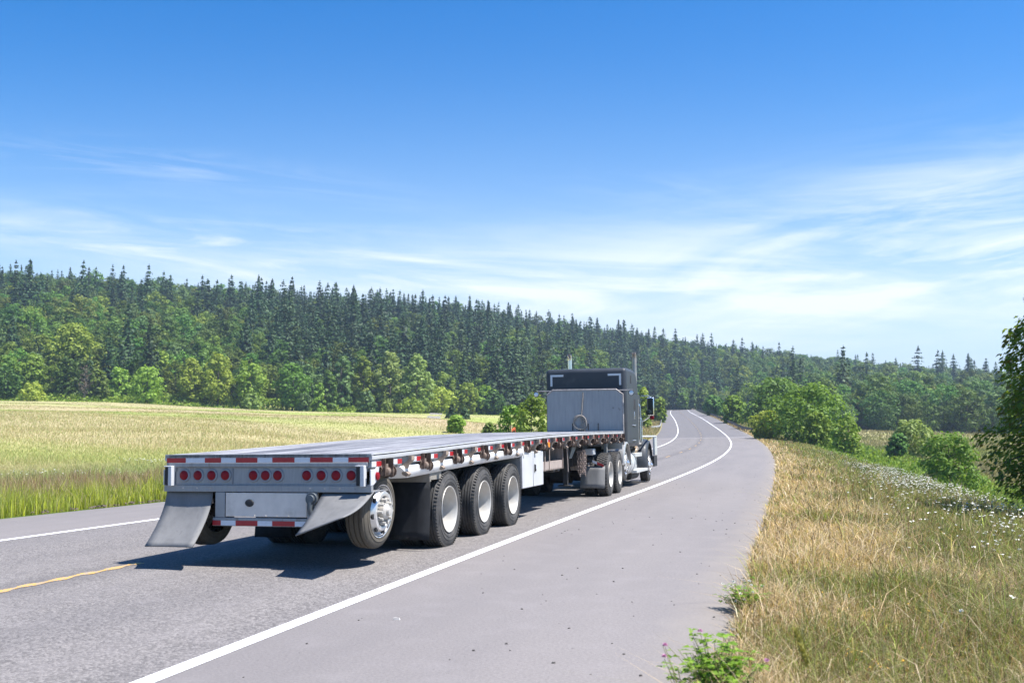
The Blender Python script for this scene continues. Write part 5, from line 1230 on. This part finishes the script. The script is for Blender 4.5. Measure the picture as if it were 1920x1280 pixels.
tc=nt.new('ShaderNodeTexCoord').outputs['Generated'];sx=nt.new('ShaderNodeSeparateXYZ');nt.set(sx,0,tc)
yy=nt.math('MAXIMUM',sx.outputs[1],.02);a=nt.math('DIVIDE',sx.outputs[0],yy);e=nt.math('DIVIDE',sx.outputs[2],yy)
def gauss(a0,e0,ra,re,slope=0.):
    da=nt.math('SUBTRACT',a,a0);de=nt.math('SUBTRACT',nt.math('SUBTRACT',e,e0),nt.math('MULTIPLY',da,slope))
    q=nt.math('ADD',nt.math('POWER',nt.math('ABSOLUTE',nt.math('DIVIDE',da,ra)),2.),nt.math('POWER',nt.math('ABSOLUTE',nt.math('DIVIDE',de,re)),2.))
    return nt.math('POWER',2.718,nt.math('MULTIPLY',q,-1.))
def streak(slope,sa,se,seed,lo,hi,detail=7,dist=.6):
    e2=nt.math('SUBTRACT',e,nt.math('MULTIPLY',a,slope));cb=nt.new('ShaderNodeCombineXYZ');nt.set(cb,0,nt.math('MULTIPLY',a,sa));nt.set(cb,1,nt.math('MULTIPLY',e2,se));cb.inputs[2].default_value=seed
    return nt.ramp(nt.noise(cb.outputs[0],1.,detail,.62,dist),lo,hi)
S1=streak(.14,3.2,22,1.3,.40,.68);S2=streak(-.06,3.,26,5.1,.42,.70);S3=streak(-.10,5,38,9.2,.46,.72,8,1.2);S4=streak(.05,1.5,9,3.3,.3,.75,6,.3)
terms=[(gauss(.50,.150,.30,.060,.16),S1,1.15),(gauss(.40,.215,.30,.05,.22),S1,.45),(gauss(.10,.122,.36,.05,.02),S2,.9),(gauss(-.20,.148,.28,.026,-.10),S3,.95),(gauss(-.42,.180,.22,.03,-.05),S2,.38),(gauss(-.36,.245,.20,.018,-.12),S3,.26),(gauss(.16,.222,.10,.012,-.05),S3,.25),(gauss(.10,.10,.8,.06,0),S4,.45),(gauss(.30,.085,.22,.02,.05),S2,.5)]
tot=None
for g,s,kf in terms:
    x=nt.math('MULTIPLY',nt.math('MULTIPLY',g,s),kf);tot=x if tot is None else nt.math('ADD',tot,x)
tot=nt.math('MINIMUM',tot,.88);front=nt.ramp(sx.outputs[1],.0,.15);tot=nt.math('MULTIPLY',tot,front)
hs=nt.new('ShaderNodeHueSaturation');nt.set(hs,'Color',sk.outputs[0]);hs.inputs['Saturation'].default_value=1.5;hs.inputs['Value'].default_value=1.0
tinted=nt.mix(1.,hs.outputs[0],(.84,1.06,1.22),'MULTIPLY');veil=nt.math('MULTIPLY',nt.math('POWER',2.718,nt.math('MULTIPLY',nt.math('POWER',nt.math('DIVIDE',nt.math('MAXIMUM',e,0.),.21),2.),-1.)),nt.math('MULTIPLY',front,.66));tinted=nt.mix(veil,tinted,(5.0,6.0,7.3));c=nt.mix(tot,tinted,(7.2,7.6,8.2));nt.set(bg,'Color',c);bg.inputs['Strength'].default_value=.078
HZ0=float(Zg.min())-1.;HZ1=max(float(Zg.max()),float((hz+32*scl).max()))+4.
hb=MB();hb.box(-1250,1250,-150,1800,HZ0,HZ1);hz_=hb.build('haze',bpy.data.materials.new('air'),smooth=0);tag(hz_,'thin summer haze in the air over the whole valley','haze',kind='stuff')
m=hz_.data.materials[0];m.use_nodes=True;nt=NT(m.node_tree);nt.n.clear();out=nt.new('ShaderNodeOutputMaterial');pv=nt.new('ShaderNodeVolumePrincipled');pv.inputs['Color'].default_value=(.62,.78,1.,1);pv.inputs['Density'].default_value=.00025;pv.inputs['Anisotropy'].default_value=.2
nt.l.new(pv.outputs[0],out.inputs['Volume'])
SC.view_settings.view_transform='Standard';SC.view_settings.look='None';SC.view_settings.gamma=1.0;SC.view_settings.exposure=1.0
SC.render.engine='CYCLES';cy=SC.cycles;cy.max_bounces=6;cy.diffuse_bounces=3;cy.glossy_bounces=3;cy.transmission_bounces=4;cy.transparent_max_bounces=6;cy.volume_bounces=0;cy.caustics_reflective=False;cy.caustics_refractive=False;cy.use_denoising=True;cy.sample_clamp_indirect=8
